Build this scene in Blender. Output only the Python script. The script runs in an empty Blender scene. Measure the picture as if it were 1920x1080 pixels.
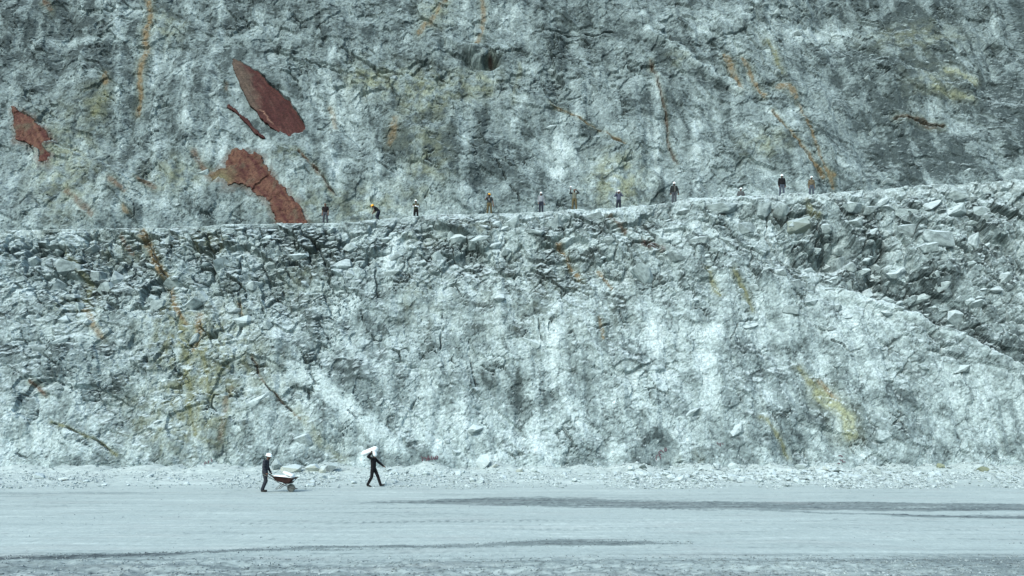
import bpy, bmesh, math, random
import numpy as np
from mathutils import Vector, Matrix

# ------------------------------------------------------------------ scene, camera, light
S = bpy.context.scene
COL = S.collection
F, U0, V0, CAMZ = 1176.0, 960.0, 817.0, 2.5      # lens in photo pixels, horizon row, eye height
cam = bpy.data.cameras.new('camera'); cam.sensor_width = 36.0
cam.lens = F / 1920 * 36.0
cam.shift_y = (V0 - 540) / 1920
cam.clip_end = 500
cam_o = bpy.data.objects.new('camera', cam); COL.objects.link(cam_o)
cam_o.location = (0, 0, CAMZ); cam_o.rotation_euler = (math.radians(90), 0, 0)
S.camera = cam_o

SUN_EL, SUN_AZ = math.radians(42), math.radians(210)   # azimuth clockwise from +Y: behind the viewer, a little left
W = bpy.data.worlds.new('World'); S.world = W; W.use_nodes = True
nt = W.node_tree; bg = nt.nodes['Background']
sky = nt.nodes.new('ShaderNodeTexSky'); sky.sky_type = 'NISHITA'; sky.sun_disc = False
sky.sun_elevation = SUN_EL; sky.sun_rotation = SUN_AZ
sky.air_density = 1.0; sky.dust_density = 2.0; sky.ozone_density = 1.5
tint = nt.nodes.new('ShaderNodeMix'); tint.data_type = 'RGBA'; tint.blend_type = 'MULTIPLY'; tint.inputs[0].default_value = 1.0
tint.inputs[7].default_value = (0.82, 1.0, 0.965, 1)          # thin cloud: greener, less blue than a clear sky
nt.links.new(sky.outputs[0], tint.inputs[6]); nt.links.new(tint.outputs[2], bg.inputs[0])
bg.inputs[1].default_value = 0.105
sun = bpy.data.lights.new('sun', 'SUN'); sun.energy = 1.25; sun.angle = math.radians(28); sun.color = (1.0, 1.0, 0.97)
sun_o = bpy.data.objects.new('sun', sun); COL.objects.link(sun_o)
d = Vector((math.sin(SUN_AZ) * math.cos(SUN_EL), math.cos(SUN_AZ) * math.cos(SUN_EL), math.sin(SUN_EL)))
sun_o.rotation_euler = (-d).to_track_quat('-Z', 'Y').to_euler(); sun_o.location = (0, 0, 80)
S.view_settings.view_transform = 'Standard'; S.view_settings.look = 'None'
S.view_settings.exposure = 1.38; S.view_settings.gamma = 1.0; S.view_settings.use_curve_mapping = False

def at(u, v, Y):
    return Vector(((u - U0) / F * Y, Y, CAMZ + (V0 - v) / F * Y))

# ------------------------------------------------------------------ noise toolbox (numpy)
f32 = np.float32
_rs = np.random.RandomState(7)
_ga = _rs.uniform(0, 2 * math.pi, 256); GX = np.cos(_ga).astype(f32); GY = np.sin(_ga).astype(f32)
def hsh(ix, iy, seed):
    n = (ix.astype(np.int64) * 374761393 + iy.astype(np.int64) * 668265263 + seed * 1274126177).astype(np.uint32)
    n = (n ^ (n >> np.uint32(13))) * np.uint32(1274126177)
    n = (n ^ (n >> np.uint32(15))) * np.uint32(2246822519)
    return n ^ (n >> np.uint32(16))
def h01(n, k=0):
    n = (n + np.uint32(k * 747796405 & 0xffffffff)) * np.uint32(2891336453)
    n = n ^ (n >> np.uint32(15))
    return ((n & np.uint32(0xffffff)).astype(f32)) / f32(0x1000000)
def perlin(x, y, seed=0):
    x = np.asarray(x, f32); y = np.asarray(y, f32)
    ix = np.floor(x); iy = np.floor(y); fx = x - ix; fy = y - iy
    u = fx * fx * fx * (fx * (fx * 6 - 15) + 10); w = fy * fy * fy * (fy * (fy * 6 - 15) + 10)
    def g(a, b):
        k = (hsh(ix + a, iy + b, seed) & np.uint32(255)).astype(np.int32)
        return GX[k] * (fx - a) + GY[k] * (fy - b)
    n0 = g(0, 0); n1 = g(1, 0); n2 = g(0, 1); n3 = g(1, 1)
    a = n0 + u * (n1 - n0); b = n2 + u * (n3 - n2)
    return (a + w * (b - a)) * f32(1.5)
def fbm(x, y, o=4, seed=0, gain=0.5):
    r = 0; a = 1.0; tot = 0
    for i in range(o):
        r = r + a * perlin(x * 2.03 ** i + i * 17.3, y * 2.03 ** i - i * 9.1, seed + i); tot += a; a *= gain
    return r / f32(tot ** 0.75)
def ridged(x, y, o=4, seed=0):
    r = 0; a = 1.0; tot = 0
    for i in range(o):
        r = r + a * (1 - np.abs(perlin(x * 2.1 ** i + i * 7.7, y * 2.1 ** i + i * 3.1, seed + i)) * 1.6); tot += a; a *= 0.5
    return r / tot
def worley(x, y, seed=0, jit=0.92):
    ix = np.floor(x); iy = np.floor(y)
    f1 = np.full(x.shape, 9e9, f32); f2 = f1.copy()
    cx = np.zeros(x.shape, f32); cy = cx.copy(); cid = np.zeros(x.shape, np.uint32)
    for a in (-1, 0, 1):
        for b in (-1, 0, 1):
            n = hsh(ix + a, iy + b, seed)
            px = ix + a + 0.5 + (h01(n, 1) - 0.5) * jit; py = iy + b + 0.5 + (h01(n, 2) - 0.5) * jit
            dd = (px - x) ** 2 + (py - y) ** 2
            c = dd < f1
            f2 = np.where(c, f1, np.minimum(f2, dd)); f1 = np.where(c, dd, f1)
            cx = np.where(c, px, cx); cy = np.where(c, py, cy); cid = np.where(c, n, cid)
    return np.sqrt(f1), np.sqrt(f2), cx, cy, cid
def sstep(a, b, x):
    t = np.clip((x - a) / (b - a), 0, 1); return t * t * (3 - 2 * t)
def facets(s, t, size, ang, asp, tilt, offs, seed):
    """broken rock: every cell is a tilted flat facet with its own depth; returns relief in metres, joint distance in metres, cell id"""
    c, q = math.cos(ang), math.sin(ang)
    x = (c * s + q * t) / (size * asp); y = (-q * s + c * t) / size
    f1, f2, cx, cy, cid = worley(x, y, seed)
    h = (h01(cid, 3) - 0.5) * 2 * offs + ((x - cx) * asp * (h01(cid, 4) - 0.5) + (y - cy) * (h01(cid, 5) - 0.62)) * 2 * tilt * size
    return h, (f2 - f1) * size, cid
def pdist(u, v, pts):
    """distance to a polyline and parameter along it"""
    best = np.full(u.shape, 1e9, f32); par = np.zeros(u.shape, f32); n = len(pts) - 1
    for i in range(n):
        (x0, y0), (x1, y1) = pts[i], pts[i + 1]
        dx, dy = x1 - x0, y1 - y0; L = dx * dx + dy * dy + 1e-9
        k = np.clip(((u - x0) * dx + (v - y0) * dy) / L, 0, 1)
        dd = np.hypot(u - x0 - k * dx, v - y0 - k * dy)
        c = dd < best; best = np.where(c, dd, best); par = np.where(c, (i + k) / n, par)
    return best, par
def inpoly(u, v, pts):
    ins = np.zeros(u.shape, bool); n = len(pts)
    for i in range(n):
        x0, y0 = pts[i]; x1, y1 = pts[(i + 1) % n]
        c = ((y0 > v) != (y1 > v)) & (u < (x1 - x0) * (v - y0) / (y1 - y0 + 1e-9) + x0)
        ins ^= c
    return ins
def blob(u, v, x, y, rx, ry=None):
    ry = ry or rx
    return np.exp(-(((u - x) / rx) ** 2 + ((v - y) / ry) ** 2))
def mixc(c, m, col):
    m = np.clip(m, 0, 1)[..., None].astype(f32)
    return c * (1 - m) + np.array(col, f32) * m

# ------------------------------------------------------------------ object helpers
def tag(o, label=None, cat=None, group=None, kind=None):
    if label: o['label'] = label
    if cat: o['category'] = cat
    if group: o['group'] = group
    if kind: o['kind'] = kind
    return o
def link(name, me, mat=None, parent=None):
    o = bpy.data.objects.new(name, me); COL.objects.link(o)
    if mat is not None and me is not None:
        me.materials.clear()
        for m in (mat if isinstance(mat, (list, tuple)) else [mat]): me.materials.append(m)
    if parent is not None: o.parent = parent
    return o
def mesh_np(name, V, Fc, smooth=False):
    me = bpy.data.meshes.new(name)
    V = np.ascontiguousarray(V, f32).reshape(-1, 3); Fc = np.ascontiguousarray(Fc, np.int32)
    k = Fc.shape[1]; nF = Fc.shape[0]
    me.vertices.add(len(V)); me.vertices.foreach_set('co', V.ravel())
    me.loops.add(nF * k); me.loops.foreach_set('vertex_index', Fc.ravel())
    me.polygons.add(nF); me.polygons.foreach_set('loop_start', np.arange(0, nF * k, k, dtype=np.int32))
    me.polygons.foreach_set('use_smooth', np.full(nF, smooth, bool))
    me.update(calc_edges=True); return me
def grid_faces(R, C):
    i = np.arange(R * C, dtype=np.int32).reshape(R, C)
    return np.stack([i[:-1, :-1], i[:-1, 1:], i[1:, 1:], i[1:, :-1]], -1).reshape(-1, 4)
def set_col(me, rgb):
    a = me.color_attributes.new('Col', 'FLOAT_COLOR', 'POINT')
    c = np.ones((rgb.reshape(-1, 3).shape[0], 4), f32); c[:, :3] = rgb.reshape(-1, 3)
    a.data.foreach_set('color', c.ravel())
def normals_of(P):
    du = np.gradient(P, axis=1); dv = np.gradient(P, axis=0)
    n = np.cross(du, dv); n /= np.linalg.norm(n, axis=-1, keepdims=True) + 1e-9
    return n

# ------------------------------------------------------------------ materials
def nmat(name, rough=0.9):
    m = bpy.data.materials.new(name); m.use_nodes = True
    b = m.node_tree.nodes['Principled BSDF']; b.inputs['Roughness'].default_value = rough
    b.inputs['Specular IOR Level'].default_value = 0.25
    return m, m.node_tree, b
def N(t, kind, **kw):
    n = t.nodes.new(kind)
    for k, v in kw.items(): setattr(n, k, v)
    return n
def mat_attr(name, sc=7.0, lo=0.72, hi=1.22, bump=0.6, bd=0.06, crack=0.0):
    """surface whose rock colour is stored on the mesh, with fine grain and relief from noise"""
    m, t, b = nmat(name, 0.95)
    at_ = N(t, 'ShaderNodeAttribute', attribute_name='Col')
    tc = N(t, 'ShaderNodeTexCoord')
    n1 = N(t, 'ShaderNodeTexNoise'); n1.inputs['Scale'].default_value = sc; n1.inputs['Detail'].default_value = 8; n1.inputs['Roughness'].default_value = 0.68
    t.links.new(tc.outputs['Object'], n1.inputs['Vector'])
    mr = N(t, 'ShaderNodeMapRange'); mr.inputs[1].default_value = 0.3; mr.inputs[2].default_value = 0.7
    mr.inputs[3].default_value = lo; mr.inputs[4].default_value = hi
    t.links.new(n1.outputs['Fac'], mr.inputs[0])
    mx = N(t, 'ShaderNodeVectorMath', operation='SCALE')
    t.links.new(at_.outputs['Color'], mx.inputs[0]); t.links.new(mr.outputs[0], mx.inputs['Scale'])
    t.links.new(mx.outputs[0], b.inputs['Base Color'])
    bp = N(t, 'ShaderNodeBump'); bp.inputs['Strength'].default_value = bump; bp.inputs['Distance'].default_value = bd
    t.links.new(n1.outputs['Fac'], bp.inputs['Height']); out = bp.outputs[0]
    if crack:                                                    # hairline joints, too fine for the mesh
        wn = N(t, 'ShaderNodeTexNoise'); wn.inputs['Scale'].default_value = 2.2; wn.inputs['Detail'].default_value = 5
        t.links.new(tc.outputs['Object'], wn.inputs['Vector'])
        wa = N(t, 'ShaderNodeVectorMath', operation='MULTIPLY_ADD'); wa.inputs[1].default_value = (.5, .5, .5)
        t.links.new(wn.outputs['Color'], wa.inputs[0]); t.links.new(tc.outputs['Object'], wa.inputs[2])
        vo = N(t, 'ShaderNodeTexVoronoi', feature='DISTANCE_TO_EDGE'); vo.inputs['Scale'].default_value = 1.9
        t.links.new(wa.outputs[0], vo.inputs['Vector'])
        cr = N(t, 'ShaderNodeMapRange'); cr.inputs[1].default_value = 0.0; cr.inputs[2].default_value = 0.10; t.links.new(vo.outputs['Distance'], cr.inputs[0])
        b2 = N(t, 'ShaderNodeBump'); b2.inputs['Strength'].default_value = crack; b2.inputs['Distance'].default_value = 0.12
        t.links.new(cr.outputs[0], b2.inputs['Height']); t.links.new(out, b2.inputs['Normal']); out = b2.outputs[0]
    t.links.new(out, b.inputs['Normal'])
    return m
def mat_noise(name, c0, c1, sc=6.0, rough=0.9, bump=0.4, bd=0.03, rnd=0.0, dust=None):
    """two-tone mottled material; rnd = tone change from object to object; dust = pale powder lying on upward faces"""
    m, t, b = nmat(name, rough)
    tc = N(t, 'ShaderNodeTexCoord')
    n1 = N(t, 'ShaderNodeTexNoise'); n1.inputs['Scale'].default_value = sc; n1.inputs['Detail'].default_value = 7; n1.inputs['Roughness'].default_value = 0.65
    oi = N(t, 'ShaderNodeObjectInfo')
    ad = N(t, 'ShaderNodeVectorMath', operation='MULTIPLY_ADD'); ad.inputs[1].default_value = (31, 17, 23)
    cb = N(t, 'ShaderNodeCombineXYZ')
    for i in range(3): t.links.new(oi.outputs['Random'], cb.inputs[i])
    t.links.new(cb.outputs[0], ad.inputs[0]); t.links.new(tc.outputs['Object'], ad.inputs[2])
    t.links.new(ad.outputs[0], n1.inputs['Vector'])
    mr = N(t, 'ShaderNodeMapRange'); mr.inputs[1].default_value = 0.34; mr.inputs[2].default_value = 0.66
    t.links.new(n1.outputs['Fac'], mr.inputs[0])
    mx = N(t, 'ShaderNodeMix', data_type='RGBA'); mx.inputs[6].default_value = (*c0, 1); mx.inputs[7].default_value = (*c1, 1)
    t.links.new(mr.outputs[0], mx.inputs[0]); out = mx.outputs[2]
    if rnd:
        rr = N(t, 'ShaderNodeMapRange'); rr.inputs[3].default_value = 1 - rnd; rr.inputs[4].default_value = 1 + rnd
        t.links.new(oi.outputs['Random'], rr.inputs[0])
        sc_ = N(t, 'ShaderNodeVectorMath', operation='SCALE'); t.links.new(out, sc_.inputs[0]); t.links.new(rr.outputs[0], sc_.inputs['Scale']); out = sc_.outputs[0]
    if dust:
        g = N(t, 'ShaderNodeNewGeometry'); sp = N(t, 'ShaderNodeSeparateXYZ'); t.links.new(g.outputs['Normal'], sp.inputs[0])
        a1 = N(t, 'ShaderNodeMath', operation='MULTIPLY_ADD'); a1.inputs[1].default_value = 0.7; t.links.new(n1.outputs['Fac'], a1.inputs[0]); t.links.new(sp.outputs[2], a1.inputs[2])
        m2 = N(t, 'ShaderNodeMapRange'); m2.inputs[1].default_value = 0.65; m2.inputs[2].default_value = 1.15; t.links.new(a1.outputs[0], m2.inputs[0])
        x2 = N(t, 'ShaderNodeMix', data_type='RGBA'); t.links.new(m2.outputs[0], x2.inputs[0]); t.links.new(out, x2.inputs[6]); x2.inputs[7].default_value = (*dust, 1); out = x2.outputs[2]
    t.links.new(out, b.inputs['Base Color'])
    if bump:
        bp = N(t, 'ShaderNodeBump'); bp.inputs['Strength'].default_value = bump; bp.inputs['Distance'].default_value = bd
        t.links.new(n1.outputs['Fac'], bp.inputs['Height']); t.links.new(bp.outputs[0], b.inputs['Normal'])
    return m

# rock tones (linear albedo)
DARK = (0.046, 0.062, 0.063); MID = (0.160, 0.200, 0.202); PALE = (0.310, 0.370, 0.373); DUST = (0.42, 0.485, 0.495)
OCHRE = (0.165, 0.115, 0.058); RUST = (0.105, 0.066, 0.043); OLIVE = (0.140, 0.145, 0.080); YEL = (0.25, 0.265, 0.165); RED = (0.044, 0.0135, 0.0125)
M_CLIFF = mat_attr('cliff_rock', 6.0, 0.50, 1.42, 0.8, 0.045, 0.34)
M_GROUND = mat_attr('dust_road', 14.0, 0.82, 1.14, 0.45, 0.02)
M_RED = mat_noise('red_clay_rock', (0.10, 0.030, 0.027), (0.20, 0.062, 0.048), 2.2, 0.85, 0.35, 0.05)
M_STONE = mat_noise('pale_stone', (0.27, 0.315, 0.315), (0.43, 0.49, 0.49), 5.0, 0.95, 0.5, 0.03, 0.14, DUST)
M_BLOCK = mat_noise('cliff_block', (0.115, 0.145, 0.147), (0.29, 0.345, 0.345), 2.6, 0.95, 0.6, 0.05, 0.16, DUST)
# ------------------------------------------------------------------ lower rock wall
EDGE = [(-200, 438), (0, 433), (60, 431), (200, 428), (300, 427), (420, 421), (600, 418), (660, 418), (720, 410), (780, 404), (860, 402), (920, 401), (1010, 399), (1070, 392),
        (1120, 393), (1160, 389), (1220, 383), (1262, 380), (1285, 373), (1330, 370), (1380, 369), (1440, 367), (1470, 366), (1500, 362), (1530, 366), (1560, 362),
        (1620, 358), (1680, 351), (1740, 348), (1800, 345), (1860, 340), (1920, 336), (2150, 322)]
YE, YB = 49.0, 40.2
def edge_v(u): return np.interp(u, [p[0] for p in EDGE], [p[1] for p in EDGE])
def edge_z(x):
    return CAMZ + (V0 - edge_v(U0 + F * x / YE)) / F * YE
def spaced(lo, hi, vlo, vhi, dfine, dcoarse):
    a = np.arange(lo, vlo, dcoarse); b = np.arange(vlo, vhi, dfine); c = np.arange(vhi, hi + dcoarse, dcoarse)
    return np.concatenate([a, b, c]).astype(f32)

def soften(h, n=1):
    for _ in range(n):
        p = np.pad(h, 1, mode='edge'); h = (p[1:-1, 1:-1] * 4 + 2 * (p[:-2, 1:-1] + p[2:, 1:-1] + p[1:-1, :-2] + p[1:-1, 2:]) + p[:-2, :-2] + p[2:, 2:] + p[:-2, 2:] + p[2:, :-2]) / 16
    return h
def tame(h):
    s_ = soften(h, 2); return h + (s_ - h) * 0.6 * sstep(.12, .35, np.abs(h - s_))
def crack_shade(x, t, seed):
    """shade of thin cracks painted as dark lines, a wandering network without depth"""
    q = x * .8 - t * .6; r = x * .6 + t * .8
    n1 = np.abs(fbm(q / 2.6, r / 1.5, 5, seed, .62)); n2 = np.abs(fbm(q / 1.1, r / .7, 4, seed + 20, .6))
    m1 = sstep(-.15, .3, fbm(x / 3.1, t / 3.1, 2, seed + 40)); m2 = sstep(-.05, .4, fbm(x / 2.2, t / 2.2, 2, seed + 41))
    return np.clip(sstep(.045, .012, n1) * m1 + .8 * sstep(.06, .015, n2) * m2, 0, 1)
def lower_wall():
    xs = spaced(-50, 50, -42.5, 42.5, 0.078, 0.3); C = len(xs)
    R1, R2 = 262, 22
    k1 = np.linspace(0, 1, R1); k2 = np.linspace(0, 1, R2 + 1)[1:]
    x = np.broadcast_to(xs, (R1 + R2, C)).astype(f32)
    ze = edge_z(xs); z0 = -0.35
    bulge = 0.5 * np.sin(k1 * math.pi)[:, None]
    y1 = YB + (YE - YB) * (k1[:, None] ** 1.05) - bulge * 0.6; y1 = np.broadcast_to(y1, (R1, C))
    z1 = z0 + (ze[None] - z0) * k1[:, None]
    y2 = YE + 1.7 * k2[:, None] + 0 * xs[None]; z2 = ze[None] - 0.10 * k2[:, None] ** 0.7 * np.ones((1, C))
    y = np.concatenate([y1, y2]).astype(f32); z = np.concatenate([z1, z2]).astype(f32)
    k = np.concatenate([k1, 1 + k2])[:, None] * np.ones((1, C), f32)
    t = np.concatenate([k1 * 20.6, 20.6 + 1.7 * k2])[:, None] * np.ones((1, C), f32); t = t.astype(f32)
    u = U0 + F * x / y; v = V0 - F * (z - CAMZ) / y
    # irregular reading of the photo's layout so no drawn line stays smooth
    wu = u + 9 * fbm(x / 1.6, t / 1.6, 4, 31); wv = v + 9 * fbm(x / 1.6, t / 1.6, 4, 57)
    # --- zones
    lip = sstep(430 + 170, 430 + 40, v - (edge_v(u) - 425) * 0.4)                                # broken, blocky upper band
    left = sstep(760, 560, wu + 40 * fbm(x / 4, t / 4, 3, 5)) * 0.8
    rightb = np.clip(sstep(1560, 1680, wu) * sstep(660, 560, wv - (wu - 1700) * 0.40), 0, 1)
    blocky = np.clip(0.10 + 0.80 * lip + 0.42 * left * sstep(800, 640, v) + 0.65 * rightb + 0.50 * fbm(x / 3.5, t / 5, 3, 91), 0.04, 1.25)
    # --- relief (metres toward the viewer)
    wx = x + 0.17 * fbm(x / 1.1, t / 1.1, 4, 11, .55); wt = t + 0.17 * fbm(x / 1.1 + 9, t / 1.1, 4, 12, .55)
    h = 0.75 * fbm(x / 9, t / 9, 3, 1) + 0.30 * fbm(x / 2.6, t / 6.0, 3, 2)
    a, ja, ia = facets(wx, wt, 2.5, -0.62, 1.35, 0.16, 0.24, 101)
    a0, j0, i0 = facets(wx, wt, 5.2, -0.95, 1.6, 0.055, 0.05, 105)
    b, jb, ib = facets(wx, wt, 1.05, -0.50, 1.3, 0.18, 0.12, 102)
    c_, jc, ic = facets(wx + .2 * b, wt, 0.46, 0.35, 1.25, 0.20, 0.045, 103)
    e, je, ie = facets(x + 0.06 * fbm(x / .3, t / .3, 2, 14), t, 0.21, -0.4, 1.3, 0.16, 0.012, 104)
    h = h + 0.20 * fbm(x / 1.0, t / 8, 3, 3) + a * (0.10 + 0.95 * blocky) + b * (0.26 + 1.05 * blocky) + c_ * (0.45 + 0.9 * blocky) + e * (0.8 + 0.5 * blocky)
    h = h + 0.05 * (ridged(wx / 1.1, wt / 0.9, 3, 21) - 0.6) + 0.018 * fbm(x / .35, t / .3, 3, 22)
    # open joints
    cm = sstep(0.05, 0.45, fbm(x / 2.4, t / 2.4, 3, 41) + 0.60 * blocky - 0.25)
    h = h - 0.60 * cm * sstep(0.09, 0.02, jb) * (h01(ib, 8) > 0.3)
    h = h - 0.18 * cm * sstep(0.08, 0.02, ja) * sstep(-.1, .25, fbm(x / 1.4, t / 1.4, 2, 42))
    h = h - 0.17 * sstep(0.06, 0.01, jc) * (h01(ic, 8) > 0.45) * np.clip(cm + .2, 0, 1)
    # short dark hackly pits
    pit = sstep(0.62, 0.80, fbm(x / 0.75, t / 0.42, 3, 61) + 0.45 * fbm(x / 3, t / 3, 2, 62))
    h = h - 0.17 * pit
    # half-barrels of the blast holes: pale upright ribs
    ribs = [(735, 430, 650), (828, 465, 700), (940, 440, 730), (1040, 560, 700), (1152, 660, 850), (1232, 540, 710), (1340, 600, 720), (1562, 520, 640), (1690, 440, 520),
            (262, 650, 790), (520, 560, 700), (640, 470, 640), (1000, 720, 850), (870, 700, 860), (1440, 700, 850)]
    rib = 0
    for i, (ru, v0, v1) in enumerate(ribs):
        g = np.exp(-((wu * 0.4 + u * 0.6 - ru) / 13.0) ** 2) * sstep(v0 - 25, v0 + 25, v) * sstep(v1 + 40, v1 - 30, v)
        g = g * (0.55 + 0.45 * perlin(x * 0 + i, t * 1.1, 71)); rib = np.maximum(rib, g)
    h = h + 0.22 * rib; rib = rib * (0.35 + .65 * sstep(-.35, .25, fbm(x / .45, t / .8, 4, 72, .6)))
    # ramp edge at the right: pale ridge with a sunken, blocky field above it
    dR, pR = pdist(wu, wv, [(1545, 535), (1600, 548), (1680, 575), (1760, 608), (1860, 664), (1960, 715)])
    above = sstep(-8, 10, (np.interp(wu, [1545, 1600, 1680, 1760, 1860, 1960], [535, 548, 575, 608, 664, 715]) - wv)) * sstep(1560, 1640, wu) * sstep(120, 20, dR)
    h = h - 0.75 * above + 0.20 * np.exp(-(dR / 9) ** 2)
    h = h - 1.9 * blob(wu, wv, 1565, 470, 26, 24) - 1.1 * blob(wu, wv, 1650, 500, 16, 32) - 0.9 * blob(wu, wv, 1510, 482, 46, 20) - 0.5 * blob(wu, wv, 640, 850, 40, 40) - 0.5 * blob(wu, wv, 1430, 615, 35, 45) - 0.35 * blob(wu, wv, 985, 590, 22, 18)
    h = h - 0.45 * blob(wu, wv, 880, 480, 60, 30) + 0.6 * blob(wu, wv, 1340, 380, 70, 14) - 0.45 * blob(wu, wv, 180, 520, 60, 60)
    # hand-traced long cracks
    cu = u + 0.45 * (wu - u); cv = v + 0.45 * (wv - v)
    for pts, w_, dp in [([(452, 480), (449, 540), (450, 610), (438, 680), (425, 720)], 3.2, .5), ([(285, 470), (312, 520), (322, 560), (330, 600)], 3.0, .5), ([(830, 590), (826, 650), (822, 700)], 2.2, .35),
                        ([(60, 505), (120, 540), (140, 560)], 3.5, .4), ([(1660, 440), (1662, 480), (1668, 530)], 3.5, .6), ([(1150, 600), (1120, 620), (1085, 610)], 2.5, .35),
                        ([(95, 790), (140, 808), (180, 825), (215, 852)], 2.8, .35), ([(470, 670), (490, 710), (520, 745), (548, 768)], 2.5, .35), ([(705, 480), (702, 520), (712, 560)], 2.6, .4),
                        ([(1370, 640), (1385, 600), (1425, 590)], 3, .45), ([(1015, 640), (1010, 600), (985, 590)], 2.6, .4), ([(1175, 505), (1200, 528), (1204, 500)], 2.4, .35), ([(1560, 640), (1590, 660), (1640, 650)], 2.4, .35),
                        ([(880, 635), (882, 680), (890, 720)], 2.4, .35), ([(560, 430), (600, 470), (610, 500)], 2.5, .35), ([(1440, 400), (1436, 440), (1450, 470)], 3, .45)]:
        dd, pp = pdist(cu, cv, pts); h = h - 1.1 * dp * sstep(w_ * 0.62, w_ * 0.25, dd) * sstep(-.35, .05, fbm(x / 1.1, t / 1.1, 3, 43))
    scar = np.clip(sstep(26, 9, pdist(wu, wv, [(556, 694), (600, 722), (650, 762), (700, 802), (738, 834)])[0] + 10 * fbm(x / .8, t / .8, 4, 44)), 0, 1) * (0.75 + .25 * fbm(x / .6, t / .6, 3, 45)); h = h * (1 - .5 * scar) + 0.10 * scar
    ramp = sstep(15, 6, np.abs(cv - 6 - np.interp(cu, [1545, 1600, 1680, 1760, 1860, 1960], [535, 548, 575, 608, 664, 715]))) * sstep(1540, 1590, cu); h = h * (1 - .35 * ramp) + 0.25 * ramp
    # the painted letters sit on smoother faces
    flat = np.maximum.reduce([blob(u, v, 810, 858, 34, 16), blob(u, v, 1242, 848, 26, 20), blob(u, v, 1352, 831, 14, 10), blob(u, v, 1578, 860, 18, 12)])
    h = h * (1 - 0.85 * np.clip(flat * 1.3, 0, 1))
    # calm the very top so the rim stays where it is, and the foot
    calm = np.where(k > 1, 0.16, 0.16 + 0.84 * sstep(0.997, 0.955, k)); big = 0.75 * fbm(x / 9, t / 9, 3, 1) + 0.30 * fbm(x / 2.6, t / 6.0, 3, 2); h = (h - big) * calm + big * sstep(1.0, 0.72, k) + np.where(k > 0.97, (0.10 * fbm(x / 0.9, t / 0.6, 4, 77) + 0.05 * fbm(x / .2, t / .2, 2, 78)) * (0.5 + .8 * sstep(600, 1300, u)), 0)
    h = tame(h)
    # push out along the slope's normal
    ny, nz = -0.90, 0.43
    kk = sstep(0.985, 1.02, k); ny = ny * (1 - kk); nz = nz * (1 - kk) + kk
    P = np.stack([x + 0.10 * fbm(x / .8, t / .8, 3, 33), y + h * ny, z + h * nz], -1).astype(f32)
    n = normals_of(P); n = np.where((n[..., 1:2] > 0) & (k[..., None] < 1), -n, n); nzv = np.abs(n[..., 2]) * np.where(n[..., 2] < 0, -1, 1)
    nzv = np.where(k > 1, 1, nzv)
    # --- rock colour
    tone = 0.455 + 0.26 * fbm(x / 6, t / 6, 3, 201) + 0.44 * fbm(x / 1.7, t / 1.5, 5, 202, .58) + 0.34 * (h01(ib, 9) - 0.5) + 0.20 * (h01(ic, 9) - 0.5) + 0.26 * (h01(ia, 9) - .5) + 0.20 * (h01(i0, 9) - .5)
    tone = tone + 0.36 * fbm(x / .8, t / 6.5, 5, 208, .62) * sstep(-.5, .3, fbm(x / 6, t / 6, 2, 209)) + 0.24 * fbm(x / .3, t / .22, 3, 203) + 0.52 * rib + 0.06 * sstep(600, 860, v) - 0.10 * lip * sstep(60, 10, np.abs(v - edge_v(u) - 60))
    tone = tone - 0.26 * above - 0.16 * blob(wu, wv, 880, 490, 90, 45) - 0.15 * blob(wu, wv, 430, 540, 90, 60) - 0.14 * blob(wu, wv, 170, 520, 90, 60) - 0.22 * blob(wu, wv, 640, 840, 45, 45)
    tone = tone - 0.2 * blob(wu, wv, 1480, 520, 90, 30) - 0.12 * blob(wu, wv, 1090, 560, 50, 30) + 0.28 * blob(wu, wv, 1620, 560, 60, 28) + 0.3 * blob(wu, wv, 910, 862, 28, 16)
    tone = tone + 0.3 * np.exp(-(dR / 8) ** 2) + 0.14 * blob(wu, wv, 1300, 640, 120, 90) + .12 * blob(wu, wv, 780, 760, 120, 80) - .16 * blob(wu, wv, 1700, 780, 60, 60) - .12 * blob(wu, wv, 1480, 790, 60, 60)
    dB, pB = pdist(wu, wv, [(560, 698), (600, 722), (650, 762), (700, 802), (735, 832)]); band = scar; tone = tone - 0.14 * sstep(75, 30, dB); tone = tone * (1 - band) + band * (0.97 + .20 * fbm(x / .5, t / .5, 4, 8)); tone = tone * (1 - .5 * ramp) + .5 * ramp * (.88 + .25 * fbm(x / .4, t / .4, 3, 9))
    for pts, w_ in [([(1030, 448), (1110, 452), (1160, 462)], 10), ([(1170, 450), (1230, 436), (1300, 430), (1340, 440)], 9), ([(1420, 425), (1445, 445), (1480, 475)], 7), ([(935, 440), (925, 480), (915, 515)], 10), ([(745, 455), (735, 500)], 14)]:
        dd, pp = pdist(wu, wv, pts); tone = tone + 0.45 * sstep(w_ * 1.6, w_ * .5, dd)
    tone = tone - 0.30 * sstep(.35, .8, fbm(x / .9, t / .3, 4, 205) + .5 * fbm(x / 3, t / 3, 2, 206))
    tone = tone - 0.42 * crack_shade(x, t, 210) * (1 - scar) * (1 - ramp)  # dark lines painted into the tone for the shade in thin cracks
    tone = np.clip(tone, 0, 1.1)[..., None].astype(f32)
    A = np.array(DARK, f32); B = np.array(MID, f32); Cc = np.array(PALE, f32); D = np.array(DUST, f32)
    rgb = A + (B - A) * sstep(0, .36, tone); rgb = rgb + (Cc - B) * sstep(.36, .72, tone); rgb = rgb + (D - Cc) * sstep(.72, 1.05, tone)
    # iron and moss stains
    st = 0.5 + 0.5 * fbm(x / .9, t / .9, 4, 301)
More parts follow.
